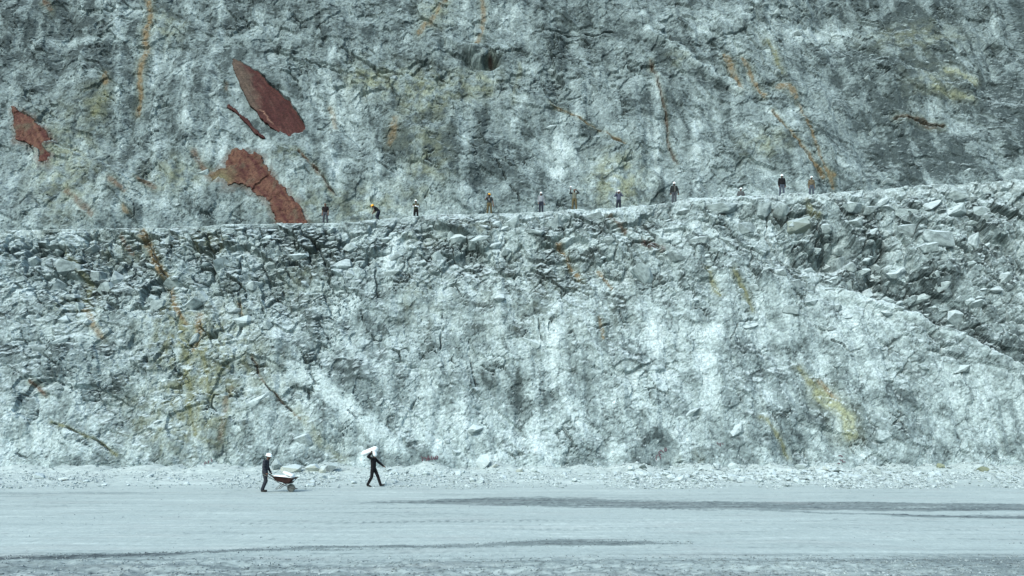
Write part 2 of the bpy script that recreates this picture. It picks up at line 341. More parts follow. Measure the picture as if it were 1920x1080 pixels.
    ol = (0.95 * blob(wu, wv, 385, 455, 45, 22) + 0.8 * blob(wu, wv, 330, 620, 60, 60) + 0.8 * blob(wu, wv, 370, 720, 65, 120) + 0.6 * blob(wu, wv, 300, 780, 100, 70) + .5 * blob(wu, wv, 440, 640, 50, 90) + .5 * blob(wu, wv, 150, 580, 50, 40) + .35 * blob(wu, wv, 560, 520, 60, 60)
          + .5 * blob(wu, wv, 790, 445, 40, 14) + .4 * blob(wu, wv, 900, 425, 50, 14) + .35 * blob(wu, wv, 780, 560, 40, 40) + .5 * blob(wu, wv, 1290, 860, 30, 16) + .4 * blob(wu, wv, 1450, 400, 30, 20) + .30 * blob(wu, wv, 100, 434, 90, 10) + .3 * blob(wu, wv, 500, 700, 60, 60)
          + .4 * blob(wu, wv, 230, 470, 60, 30) + .22 * blob(wu, wv, 1020, 560, 200, 120))
    olb = sstep(.30, .62, .5 + .5 * fbm(x / .5, t / .9, 4, 306)); rgb = mixc(rgb, np.clip(ol, 0, 1) * sstep(.25, .65, st) * (.25 + .6 * olb), OLIVE)
    rgb = mixc(rgb, 0.5 * ol * sstep(.6, .9, 0.5 + .5 * fbm(x / .4, t / .5, 3, 305)), YEL)
    for pts, w_, c, s_ in [
        ([(266, 436), (283, 470), (297, 500), (315, 525)], 9, OCHRE, .95), ([(315, 525), (325, 560), (335, 585), (345, 608)], 6, OCHRE, .9), ([(372, 590), (374, 622), (360, 648)], 9, OCHRE, .8),
        ([(150, 570), (170, 596), (188, 632)], 7, OCHRE, .7), ([(340, 604), (345, 660), (350, 700), (355, 760), (362, 812)], 4.5, OLIVE, .9), ([(376, 655), (386, 700), (396, 742)], 5, OLIVE, .9),
        ([(470, 668), (490, 710), (520, 745), (545, 765), (562, 790)], 2.2, RUST, .7), ([(92, 789), (140, 808), (180, 825), (217, 852)], 3.0, OLIVE, .75), ([(60, 720), (85, 738)], 4, RUST, .9),
        ([(448, 570), (457, 602)], 4, OCHRE, .8), ([(1046, 455), (1062, 475), (1070, 495), (1087, 517)], 5, OCHRE, .9), ([(1123, 503), (1140, 520), (1148, 537)], 3.4, OCHRE, .85), ([(1124, 598), (1131, 637)], 3.5, OCHRE, .8),
        ([(1325, 506), (1338, 530), (1349, 555)], 4, OLIVE, .95), ([(1375, 512), (1390, 535), (1412, 577)], 5.5, OLIVE, .9), ([(1498, 688), (1520, 715), (1538, 740)], 6, OLIVE, .8), ([(1538, 738), (1562, 762), (1583, 785), (1594, 815)], 15, YEL, .85),
        ([(1536, 715), (1552, 735), (1566, 748)], 5, OCHRE, .7), ([(1425, 785), (1460, 820), (1480, 858)], 4, OLIVE, .8), ([(1143, 412), (1172, 436)], 5, RUST, .7), ([(1207, 455), (1225, 458), (1242, 467)], 6.5, RED, .85),
        ([(1512, 374), (1533, 408)], 5, OLIVE, .8), ([(228, 445), (245, 470)], 5, RUST, .7), ([(1680, 560), (1640, 700), (1600, 780)], 4, OLIVE, .0), ([(120, 470), (160, 520), (150, 560)], 6, OLIVE, .6),
        ([(410, 820), (425, 740), (432, 725)], 6, RUST, .5), ([(560, 770), (600, 830), (640, 860)], 10, OLIVE, .4)]:
        dd, pp = pdist(cu, cv, pts)
        brk = sstep(.22, .62, .5 + .5 * fbm(x / .45, t / .6, 4, 310)); rgb = mixc(rgb, 0.30 * s_ * sstep(w_ * 3.2, w_ * .6, dd + 8 * (st - .5)), OLIVE); rgb = mixc(rgb, s_ * (0.35 + .65 * brk) * sstep(w_ * 1.3, w_ * 0.35, dd + 4.0 * (st - .5)), c)
    # pale powder that settled on ledges and the rim
    dn = nzv + 0.30 * fbm(x / .5, t / .5, 3, 401) + 0.10 * (st - .5)
    rgb = mixc(rgb, 0.85 * sstep(0.52, 0.85, dn), DUST)
    rim = sstep(16, 3, np.abs(v - edge_v(u) - 6) + 5 * fbm(x / 1.2, t / 1.2, 3, 402)) * sstep(560, 900, wu) + np.where(k > 1, 0.8, 0)
    rgb = mixc(rgb, 0.65 * np.clip(rim, 0, 1) * sstep(-.5, .2, fbm(x / .7, t / .35, 4, 404)), DUST)
    rgb = mixc(rgb, 0.55 * sstep(0.06, 0.0, k + 0.02 * fbm(x / 1, t / 1, 3, 403)), PALE)
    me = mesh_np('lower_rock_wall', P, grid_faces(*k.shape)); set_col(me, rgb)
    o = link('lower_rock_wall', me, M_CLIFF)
    tag(o, kind='structure'); o['label'] = 'pale dusty quarry wall between the haul road and the bench'
    return o, dict(P=P, u=u, v=v, n=n, k=k, blocky=blocky, x=x)

# ------------------------------------------------------------------ upper rock wall
SLAB = [(434, 109), (447, 110), (462, 117), (478, 126), (490, 133), (500, 146), (513, 158), (523, 164), (530, 174), (545, 182), (556, 200), (564, 214), (577, 237), (571, 247), (560, 252), (545, 255), (528, 252),
        (510, 243), (495, 231), (480, 213), (466, 196), (458, 178), (446, 152), (438, 128)]
STRIP = [(424, 195), (437, 200), (448, 212), (462, 222), (475, 236), (487, 249), (502, 262), (492, 261), (475, 250), (458, 230), (440, 212), (428, 203)]
BAND = [(432, 284), (446, 280), (462, 284), (470, 289), (484, 288), (494, 300), (505, 322), (515, 332), (526, 345), (540, 362), (556, 377), (566, 394), (572, 408), (580, 421), (566, 440), (520, 440), (516, 412), (508, 390), (498, 376),
        (478, 362), (462, 352), (452, 346), (440, 347), (424, 350), (420, 340), (412, 336), (396, 342), (392, 330), (404, 322), (424, 316), (424, 302)]
LEFTR = [(24, 200), (62, 222), (76, 235), (90, 250), (97, 266), (86, 276), (98, 292), (90, 306), (72, 306), (75, 288), (60, 274), (30, 262)]
YUB, YUT, ZUT = 55.5, 69.0, 57.0
def upper_wall():
    xs = spaced(-64, 64, -55, 55, 0.098, 0.35); C = len(xs); R = 372
    k = np.linspace(0, 1, R)[:, None] * np.ones((1, C), f32); k = k.astype(f32)
    x = np.broadcast_to(xs, (R, C)).astype(f32)
    zb = edge_z(xs * YE / 52) - 0.6
    z = (zb[None] + (ZUT - zb[None]) * k).astype(f32); y = (YUB + (YUT - YUB) * k ** 1.1 + 1.2 * (x / 50) ** 2).astype(f32)
    t = ((z - 18) * 1.06).astype(f32)
    u = U0 + F * x / y; v = V0 - F * (z - CAMZ) / y
    wu = u + 9 * fbm(x / 2, t / 2, 4, 531); wv = v + 9 * fbm(x / 2, t / 2, 4, 557)
    wx = x + 0.2 * fbm(x / 1.3, t / 1.3, 4, 511, .55); wt = t + 0.2 * fbm(x / 1.3 + 9, t / 1.3, 4, 512, .55)
    blocky = np.clip(0.18 + 0.50 * fbm(x / 5, t / 6, 3, 591) + 0.45 * blob(wu, wv, 1360, 70, 130, 70) + 0.35 * blob(wu, wv, 1000, 130, 170, 60) + .3 * blob(wu, wv, 700, 110, 120, 80), 0.05, 1.1)
    h = 0.9 * fbm(x / 11, t / 12, 3, 501) + 0.32 * fbm(x / 3.0, t / 7.5, 3, 502)
    a, ja, ia = facets(wx, wt, 3.0, -0.75, 1.5, 0.16, 0.24, 601)
    a0, j0, i0 = facets(wx, wt, 6.5, -0.85, 1.7, 0.06, 0.07, 605)
    b, jb, ib = facets(wx, wt, 1.25, -0.65, 1.45, 0.18, 0.11, 602)
    c_, jc, ic = facets(wx + .2 * b, wt, 0.55, -0.9, 1.4, 0.20, 0.05, 603)
    e, je, ie = facets(x + .07 * fbm(x / .4, t / .4, 2, 514), t, 0.27, -0.5, 1.4, 0.16, 0.015, 604)
    h = h + 0.22 * fbm(x / 1.2, t / 10, 3, 503) + a * (0.12 + 0.85 * blocky) + b * (0.30 + 0.95 * blocky) + c_ * (0.5 + 0.8 * blocky) + e * (0.8 + 0.4 * blocky)
    h = h + 0.06 * (ridged(wx / 1.3, wt / 1.1, 3, 521) - 0.6) + 0.022 * fbm(x / .4, t / .35, 3, 522)
    cm = sstep(0.05, 0.5, fbm(x / 3, t / 3, 3, 541) + 0.45 * blocky - 0.20)
    h = h - 0.45 * cm * sstep(0.10, 0.02, jb) * (h01(ib, 8) > 0.45) - 0.22 * cm * sstep(0.10, 0.03, ja) * sstep(-.1, .25, fbm(x / 1.6, t / 1.6, 2, 542)) - 0.18 * sstep(0.07, 0.012, jc) * (h01(ic, 8) > 0.5) * np.clip(cm + .15, 0, 1)
    pit = sstep(0.62, 0.82, fbm(x / 0.9, t / 0.5, 3, 561) + 0.4 * fbm(x / 4, t / 4, 2, 562)); h = h - 0.2 * pit
    ribs = [(155, -30, 300), (222, -30, 300), (290, 20, 320), (352, 0, 310), (412, -30, 330), (625, 140, 345), (708, 230, 340), (760, -30, 80), (965, 200, 300), (1050, 220, 350), (1095, 100, 220), (1235, 170, 350), (1308, 170, 360), (870, 220, 380), (1155, 280, 360)]
    rib = 0
    for i, (ru, v0, v1) in enumerate(ribs):
        g = np.exp(-((wu * 0.35 + u * 0.65 - ru) / (9.0 if ru < 450 else 12)) ** 2) * sstep(v0 - 25, v0 + 25, v) * sstep(v1 + 35, v1 - 25, v) * (0.6 + 0.4 * perlin(x * 0 + i, t * .9, 571)); rib = np.maximum(rib, g)
    h = h + 0.16 * rib; rib = rib * (0.35 + .65 * sstep(-.35, .25, fbm(x / .5, t / .9, 4, 572, .6)))
    # dark overhung crevice, and the farther, hollowed corner at the upper right
    dC, pC = pdist(wu, wv, [(835, 88), (862, 98), (885, 116), (908, 126), (925, 112)]); h = h - 1.6 * sstep(16, 3, dC) * (0.4 + .6 * pC)
    h = h + 0.7 * blob(wu, wv, 880, 92, 40, 12)
    h = h - 1.3 * sstep(1500, 1640, wu + (wv - 250) * -0.30) * sstep(420, 200, wv) - 1.0 * sstep(1480, 1560, wu) * sstep(70, 20, wv - (wu - 1500) * .28)
    dD, pD = pdist(wu, wv, [(1215, 68), (1260, 92), (1330, 138), (1390, 170)]); h = h + 0.35 * sstep(16, 4, dD)
    for pts, w_, dp in [([(560, 285), (600, 322), (630, 365)], 2.4, .4), ([(1030, 195), (1090, 225), (1130, 250), (1170, 272)], 2.2, .35), ([(1220, 120), (1245, 190), (1255, 260), (1272, 305)], 2.2, .35), ([(1690, 205), (1720, 207), (1785, 218)], 3.4, .6),
                        ([(1450, 210), (1465, 235), (1490, 265), (1540, 330)], 2.2, .35), ([(640, 135), (590, 120), (550, 100)], 3, .5), ([(595, 237), (618, 238)], 2.5, .4), ([(1030, 190), (1090, 183)], 2.2, .35), ([(930, 300), (950, 340), (975, 385)], 2.6, .4),
                        ([(1000, 60), (1050, 56), (1150, 60)], 3, .4), ([(1290, 90), (1340, 75), (1400, 52)], 3, .4)]:
        dd, pp = pdist(u + .45 * (wu - u), v + .45 * (wv - v), pts); h = h - 1.1 * dp * sstep(w_ * .7, w_ * .3, dd) * sstep(-.35, .05, fbm(x / 1.3, t / 1.3, 3, 543))
    for pts, am, wd in [([(1215, 68), (1300, 118), (1400, 175), (1470, 250), (1540, 345)], .5, 60), ([(930, 150), (1030, 192), (1130, 250), (1250, 330)], .35, 45), ([(640, 130), (760, 215), (850, 300)], .3, 45), ([(1500, 30), (1600, 70), (1740, 110), (1870, 130)], .6, 40), ([(60, 250), (180, 300), (300, 345)], .3, 40)]:
        ex = np.array([p[0] for p in pts]); ey = np.array([p[1] for p in pts]); sd = wv - np.interp(wu, ex, ey); on = sstep(ex[0] - 20, ex[0] + 40, wu) * sstep(ex[-1] + 20, ex[-1] - 40, wu)
        h = h + am * on * sstep(-2, 5, sd) * sstep(wd * 2, wd * .3, sd)
    # planes of the red clay seams
    su = u + 3.0 * fbm(x / .7, t / .7, 4, 701, .65); sv = v + 3.0 * fbm(x / .7, t / .7, 4, 702, .65)
    m1 = inpoly(su, sv, SLAB); m2 = inpoly(su, sv, STRIP)
    bu = u + 7 * fbm(x / .8, t / .8, 4, 703, .62); bv = v + 7 * fbm(x / .8, t / .8, 4, 704, .62); m3 = inpoly(bu, bv, BAND); m4 = inpoly(u + .5 * (bu - u), v + .5 * (bv - v), LEFTR)
    near = np.zeros_like(u)
    for poly in (SLAB, STRIP, BAND):
        dd, _ = pdist(u, v, poly + [poly[0]]); near = np.maximum(near, sstep(26, 4, dd))
    h = h * (1 - 0.65 * near)
    across = (u - 505) * 0.84 - (v - 180) * 0.54                                     # px across the slab, + = upper right side
    h1 = -0.12 - 0.009 * across + 0.07 * fbm(x / 1.5, t / 1.5, 3, 711) + 0.035 * fbm((x * .84 + t * .54) / .28, (t * .84 - x * .54) / 2.2, 3, 714)
    h3 = 0.16 + 0.11 * fbm(x / 1.0, t / 1.0, 4, 712) + 0.35 * b + .3 * c_
    hs = np.where(m1, h1, np.where(m2, 0.12 + 0.06 * fbm(x / .8, t / .8, 3, 713), np.where(m3 | m4, h3 * 1.0, 0)))
    anym = m1 | m2 | m3 | m4
    h = tame(h)
    er = anym.copy()
    for _ in range(2):
        e2 = er.copy(); e2[1:] &= er[:-1]; e2[:-1] &= er[1:]; e2[:, 1:] &= er[:, :-1]; e2[:, :-1] &= er[:, 1:]; er = e2
    h = np.where(er, hs - 0.16, h)
    P = np.stack([x + 0.12 * fbm(x / 1, t / 1, 3, 533), y - h * 0.92, z + h * 0.38], -1).astype(f32)
    Ps = np.stack([x + 0.12 * fbm(x / 1, t / 1, 3, 533), y - hs * 0.92, z + hs * 0.38], -1).astype(f32)
    n = normals_of(P); n = np.where(n[..., 1:2] > 0, -n, n)
    # --- colour
    tone = 0.26 + 0.24 * fbm((x * .75 + t * .66) / 9, (t * .75 - x * .66) / 2.2, 4, 810) + 0.40 * fbm(x / 1.1, t / 8, 4, 808) * sstep(-.6, .2, fbm(x / 7, t / 7, 2, 809)) - 0.40 * crack_shade(x, t, 820) + 0.20 * fbm(x / 8, t / 8, 3, 801) + 0.36 * fbm(x / 2.0, t / 1.9, 5, 802, .58) + 0.26 * (h01(ib, 9) - .5) + 0.18 * (h01(ic, 9) - .5) + 0.18 * (h01(ia, 9) - .5) + 0.18 * (h01(i0, 9) - .5) + 0.24 * fbm(x / .35, t / .28, 3, 803)  # includes painted dark lines standing in for shaded thin cracks
    tone = tone + 0.58 * rib + 0.16 * blob(wu, wv, 1420, 230, 130, 130) + .12 * blob(wu, wv, 1150, 300, 200, 80) + .12 * blob(wu, wv, 250, 370, 200, 60) - 0.12 * sstep(1540, 1620, wu - (wv - 100) * .25) + .12 * blob(wu, wv, 640, 200, 60, 120)
    tone = tone - 0.14 * blob(wu, wv, 850, 310, 70, 70) - .12 * blob(wu, wv, 120, 130, 120, 120) - .14 * blob(wu, wv, 1000, 80, 200, 40) - .10 * blob(wu, wv, 740, 60, 90, 60) + .08 * sstep(200, 420, v)
    tone = tone + 0.55 * blob(wu, wv, 1590, 26, 60, 18) + .4 * blob(wu, wv, 250, 18, 20, 12) + .35 * blob(wu, wv, 200, 20, 14, 24) + .25 * blob(wu, wv, 885, 75, 22, 22) + .3 * blob(wu, wv, 335, 145, 14, 7) + .45 * sstep(14, 4, dD) + .3 * blob(wu, wv, 1510, 60, 40, 10)
    for pts, w_ in [([(1490, 40), (1545, 75), (1560, 80)], 6), ([(625, 100), (660, 130)], 8), ([(430, 210), (400, 240), (390, 260)], 3), ([(430, 170), (445, 165)], 2), ([(1800, 90), (1860, 105)], 6), ([(60, 85), (140, 70), (230, 75)], 7), ([(1440, 205), (1470, 225), (1500, 200)], 5)]:
        dd, pp = pdist(wu, wv, pts); tone = tone + 0.35 * sstep(w_ * 1.5, w_ * .4, dd)
    tone = np.clip(tone - 0.28 * sstep(.35, .8, fbm(x / 1.0, t / .36, 4, 805) + .5 * fbm(x / 4, t / 4, 2, 806)), 0, 1.1)[..., None].astype(f32)
    A = np.array(DARK, f32); B = np.array(MID, f32); Cc = np.array(PALE, f32); D = np.array(DUST, f32)
    rgb = A + (B - A) * sstep(0, .38, tone); rgb = rgb + (Cc - B) * sstep(.38, .80, tone); rgb = rgb + (D - Cc) * sstep(.80, 1.1, tone)
    st = 0.5 + 0.5 * fbm(x / 1.1, t / 1.1, 4, 901)
    ol = (.5 * blob(wu, wv, 120, 310, 60, 90) + .6 * blob(wu, wv, 690, 150, 45, 30) + .55 * blob(wu, wv, 800, 170, 60, 40) + .55 * blob(wu, wv, 900, 155, 35, 30) + .75 * blob(wu, wv, 1155, 340, 45, 45) + .45 * blob(wu, wv, 1430, 275, 40, 22) + .4 * blob(wu, wv, 700, 385, 70, 35)
          + .4 * blob(wu, wv, 800, 300, 40, 60) + .45 * blob(wu, wv, 330, 330, 50, 30) + .4 * blob(wu, wv, 1740, 30, 80, 25) + .3 * blob(wu, wv, 180, 190, 30, 30) + .4 * blob(wu, wv, 540, 290, 30, 15) + .3 * blob(wu, wv, 1760, 130, 50, 40) + .25 * blob(wu, wv, 560, 380, 80, 40)
          + .35 * blob(wu, wv, 310, 50, 30, 30) + .4 * blob(wu, wv, 820, 20, 30, 30) + .3 * blob(wu, wv, 940, 560, 10, 10) + .3 * blob(wu, wv, 1270, 120, 20, 14))
    rgb = mixc(rgb, ol * sstep(.30, .7, st), YEL); rgb = mixc(rgb, 0.7 * ol * sstep(.5, .85, 0.5 + .5 * fbm(x / .5, t / .6, 3, 905)), OLIVE)
    for pts, w_, c, s_ in [
        ([(275, -10), (281, 30), (270, 70), (276, 100), (262, 130), (263, 170), (255, 210)], 6, OCHRE, .85), ([(200, 142), (202, 160)], 6, OCHRE, .8), ([(178, 215), (190, 190), (200, 180)], 8, OLIVE, .7), ([(836, 0), (815, 30), (806, 45)], 5, OCHRE, .6),
        ([(795, 45), (788, 60)], 7, OCHRE, .7), ([(905, 5), (906, 40), (892, 78)], 5, OCHRE, .75), ([(920, 105), (925, 115)], 5, RED, .8), ([(560, 282), (578, 300), (600, 325), (625, 362)], 3.2, RUST, .9), ([(742, 222), (738, 240), (730, 268)], 8, OCHRE, .6),
        ([(1030, 195), (1090, 225), (1130, 250), (1170, 270)], 3.6, OCHRE, .8), ([(1218, 118), (1245, 190), (1255, 260), (1270, 302)], 3, RUST, .6), ([(1360, 108), (1376, 140), (1392, 170)], 6, OCHRE, .8), ([(1388, 106), (1410, 140), (1432, 178)], 4.5, OCHRE, .8),
        ([(1440, 75), (1456, 100), (1465, 130)], 5, OLIVE, .8), ([(1460, 160), (1482, 165), (1494, 182)], 6, OCHRE, .8), ([(1448, 208), (1465, 235), (1490, 265), (1520, 300), (1542, 332)], 3.6, OCHRE, .8), ([(1500, 195), (1525, 260), (1545, 310), (1562, 352)], 3.6, OCHRE, .7),
        ([(1688, 205), (1720, 207), (1782, 218)], 5, RUST, .7), ([(212, 342), (238, 362)], 6, RUST, .8), ([(262, 338), (290, 352)], 5, RUST, .8), ([(128, 360), (150, 382), (180, 408)], 7, RUST, .7), ([(235, 390), (240, 400)], 5, OCHRE, .7), ([(365, 285), (378, 315), (400, 330)], 6, RUST, .8),
        ([(424, 160), (428, 172)], 3, RUST, .6), ([(620, 200), (628, 235)], 5, OCHRE, .5), ([(1720, 300), (1660, 120), (1640, 60)], 4, OLIVE, 0), ([(1560, 330), (1545, 318)], 4, OCHRE, .7), ([(85, 5), (95, 20)], 5, RUST, .8), ([(975, 120), (960, 200)], 4, OLIVE, .3), ([(1800, 95), (1860, 110)], 7, YEL, .6), ([(1760, 150), (1840, 165)], 6, YEL, .5)]:
        dd, pp = pdist(u + .5 * (wu - u), v + .5 * (wv - v), pts); brk = sstep(.22, .62, .5 + .5 * fbm(x / .5, t / .7, 4, 910)); rgb = mixc(rgb, 0.28 * s_ * sstep(w_ * 3.2, w_ * .6, dd + 8 * (st - .5)), OLIVE); rgb = mixc(rgb, s_ * (.35 + .65 * brk) * sstep(w_ * 1.3, w_ * .35, dd + 4.0 * (st - .5)), c)
    dS = np.minimum(pdist(u, v, BAND + [BAND[0]])[0], pdist(u, v, LEFTR + [LEFTR[0]])[0]); rgb = mixc(rgb, 0.5 * sstep(16, 1, dS + 26 * (st - .40)), RUST)
    dn = n[..., 2] + 0.30 * fbm(x / .6, t / .6, 3, 991)
    rgb = mixc(rgb, 0.7 * sstep(0.55, 0.9, dn), PALE)
    me = mesh_np('upper_rock_wall', P, grid_faces(R, C)); set_col(me, rgb)
    o = link('upper_rock_wall', me, M_CLIFF); tag(o, kind='structure'); o['label'] = 'grey upper quarry wall with red clay seams, behind the bench'
    # the red seams, each a part of the wall with its own face and rim
    rt = 0.5 + 0.5 * fbm(x / 1.2, t / 1.8, 4, 921); rf = 0.5 + .5 * fbm(x / .4, t / .4, 3, 922)
    streak = 0.5 + 0.5 * fbm((x * .84 + t * .54) / .35, (t * .84 - x * .54) / 2.5, 4, 923)
    R0 = np.array(RED, f32) * np.ones(P.shape, f32)
    def patch(name, m, col, label):
        lab = np.zeros_like(m, np.int32)
        q = m[:-1, :-1] & m[:-1, 1:] & m[1:, 1:] & m[1:, :-1]
        ii = np.arange(R * C, dtype=np.int32).reshape(R, C)
        fc = np.stack([ii[:-1, :-1], ii[:-1, 1:], ii[1:, 1:], ii[1:, :-1]], -1)[q]
        used = np.unique(fc); mp = -np.ones(R * C, np.int32); mp[used] = np.arange(len(used))
        V = Ps.reshape(-1, 3)[used]; fc = mp[fc]
        ed = np.concatenate([fc[:, [0, 1]], fc[:, [1, 2]], fc[:, [2, 3]], fc[:, [3, 0]]]); key = np.sort(ed, 1)
        kk = key[:, 0].astype(np.int64) * 10 ** 7 + key[:, 1]; un, inv, cnt = np.unique(kk, return_inverse=True, return_counts=True)
        bd = ed[cnt[inv] == 1]
        nV = len(V); back = V + np.array([0, .42, -.14], f32)
        wall = np.stack([bd[:, 1], bd[:, 0], bd[:, 0] + nV, bd[:, 1] + nV], -1)
        V2 = np.concatenate([V, back]); f2 = np.concatenate([fc, wall, fc[:, ::-1] + nV])
        me = mesh_np(name, V2, f2); cc = col.reshape(-1, 3)[used]; set_col(me, np.concatenate([cc, cc]))
        p = link(name, me, M_CLIFF, o); p['label'] = label; return p
    c1 = mixc(R0, sstep(.35, .8, rt * .5 + streak * .5), (0.066, 0.026, 0.021)); c1 = mixc(c1, 0.8 * sstep(.62, .85, streak), (0.095, 0.058, 0.045)); c1 = mixc(c1, .75 * sstep(26, 6, pdist(su, sv, [(430, 105), (455, 150), (470, 205)])[0] + 22 * (st - .5)), (0.085, 0.066, 0.050))  # clay mottling, plus paler streaks that paint the slab's sheen into its colour
    c1 = mixc(c1, 0.85 * sstep(1.6, .6, pdist(su, sv, [(487, 208), (497, 212), (503, 224), (512, 233)])[0]), (0.24, 0.14, 0.10)); c1 = c1 * (0.62 + .76 * np.clip(.5 + .9 * fbm((x * .84 + t * .54) / .22, (t * .84 - x * .54) / 1.4, 4, 924, .6), 0, 1))[..., None]
    patch('red_rock_slab', m1, c1, 'large dark red leaf-shaped clay slab leaning in the upper wall')
    c2 = mixc(R0, .5 * sstep(.3, .8, rt), (0.07, .034, .026)); patch('red_rock_strip', m2, c2, 'thin dark red strip just below the large red slab')
    c3 = mixc(R0 * 1.25, 0.95 * sstep(.30, .66, streak * .6 + rf * .4), (0.120, 0.060, 0.040)); c3 = mixc(c3, .75 * sstep(.56, .8, rt), (0.088, 0.072, 0.050)); c3 = mixc(c3, .9 * sstep(.66, .85, rf), RED); c3 = mixc(c3, .7 * blob(bu, bv, 415, 335, 22, 14), OLIVE)
    patch('red_rock_band', m3, c3, 'reddish brown rock band running down to the bench')
    patch('red_rock_patch', m4, c3, 'ragged red rock patch at the left edge of the upper wall')
    return o, dict(P=P, u=u, v=v, n=n, k=k, blocky=blocky, x=x, near=near)

LW, LG = lower_wall()
UW, UG = upper_wall()

# bench between the two walls
def bench():
    xs = np.linspace(-62, 62, 240).astype(f32); ys = np.linspace(YE + 1.2, 59, 40).astype(f32)
    X, Y = np.meshgrid(xs, ys); Z = edge_z(X * YE / (0.5 * Y + .5 * YE)) - 0.16 + 0.04 * fbm(X, Y, 3, 3)
    P = np.stack([X, Y, Z], -1); me = mesh_np('bench_road', P, grid_faces(*X.shape), True)
    rgb = mixc(np.ones(P.shape, f32) * np.array(PALE, f32), 0.5 + .5 * fbm(X / 2, Y / .6, 3, 4), DUST); set_col(me, rgb)
    o = link('bench_road', me, M_GROUND); tag(o, kind='structure'); o['label'] = 'dusty bench road above the lower wall'
    return o
bench()

# ------------------------------------------------------------------ ground / haul road
def ground_h(x, y):
    """height of the quarry floor"""
    x = np.asarray(x, f32); y = np.asarray(y, f32)
    v = V0 + F * CAMZ / np.maximum(y, 1.0); u = U0 + F * x / np.maximum(y, 1.0)
    h = 0.020 * fbm(x / 5, y / 0.45, 4, 1001) + 0.03 * fbm(x / 3, y / 3, 3, 1002)
    near = sstep(13.2, 11.6, y + 0.6 * fbm(x / 2.5, y * 0, 2, 1003))
    h = h + near * (0.09 * fbm(x / .6, y / .5, 4, 1004) + 0.04)
    berm = sstep(31.2, 33.5, y + 0.5 * fbm(x / 3, y * 0 + 3, 2, 1005))
    h = h + berm * (0.12 + 0.07 * fbm(x / .5, y / .5, 4, 1006) + 0.05 * fbm(x / 2.5, y / 2, 3, 1007)) + sstep(36, 40.5, y) * 0.22 + sstep(38.0, 40.4, y) * (0.22 + 0.55 * np.clip(fbm(x / 2.2, y * 0 + 7, 3, 1008), -.35, 1))
    return h.astype(f32), u, v
BA_U = [500, 560, 700, 800, 900, 1000, 1100, 1250, 1450, 1600, 1860, 2100]
BA_T = [942, 941, 939, 936, 932, 931, 933, 938, 940, 940, 942, 944]; BA_B = [942.5, 943, 944, 946, 948, 950, 952, 954, 957, 958, 959, 961]
BB_U = [-200, 60, 200, 300, 500, 600, 800, 900, 960, 1050, 1200, 1300, 1420]
BB_T = [1045, 1041, 1038, 1036, 1026, 1022, 1022, 1018, 1013, 1009, 1013, 1016, 1016]; BB_B = [1060, 1052, 1047, 1044, 1035, 1032, 1029, 1027, 1025, 1025, 1022, 1020, 1016.5]
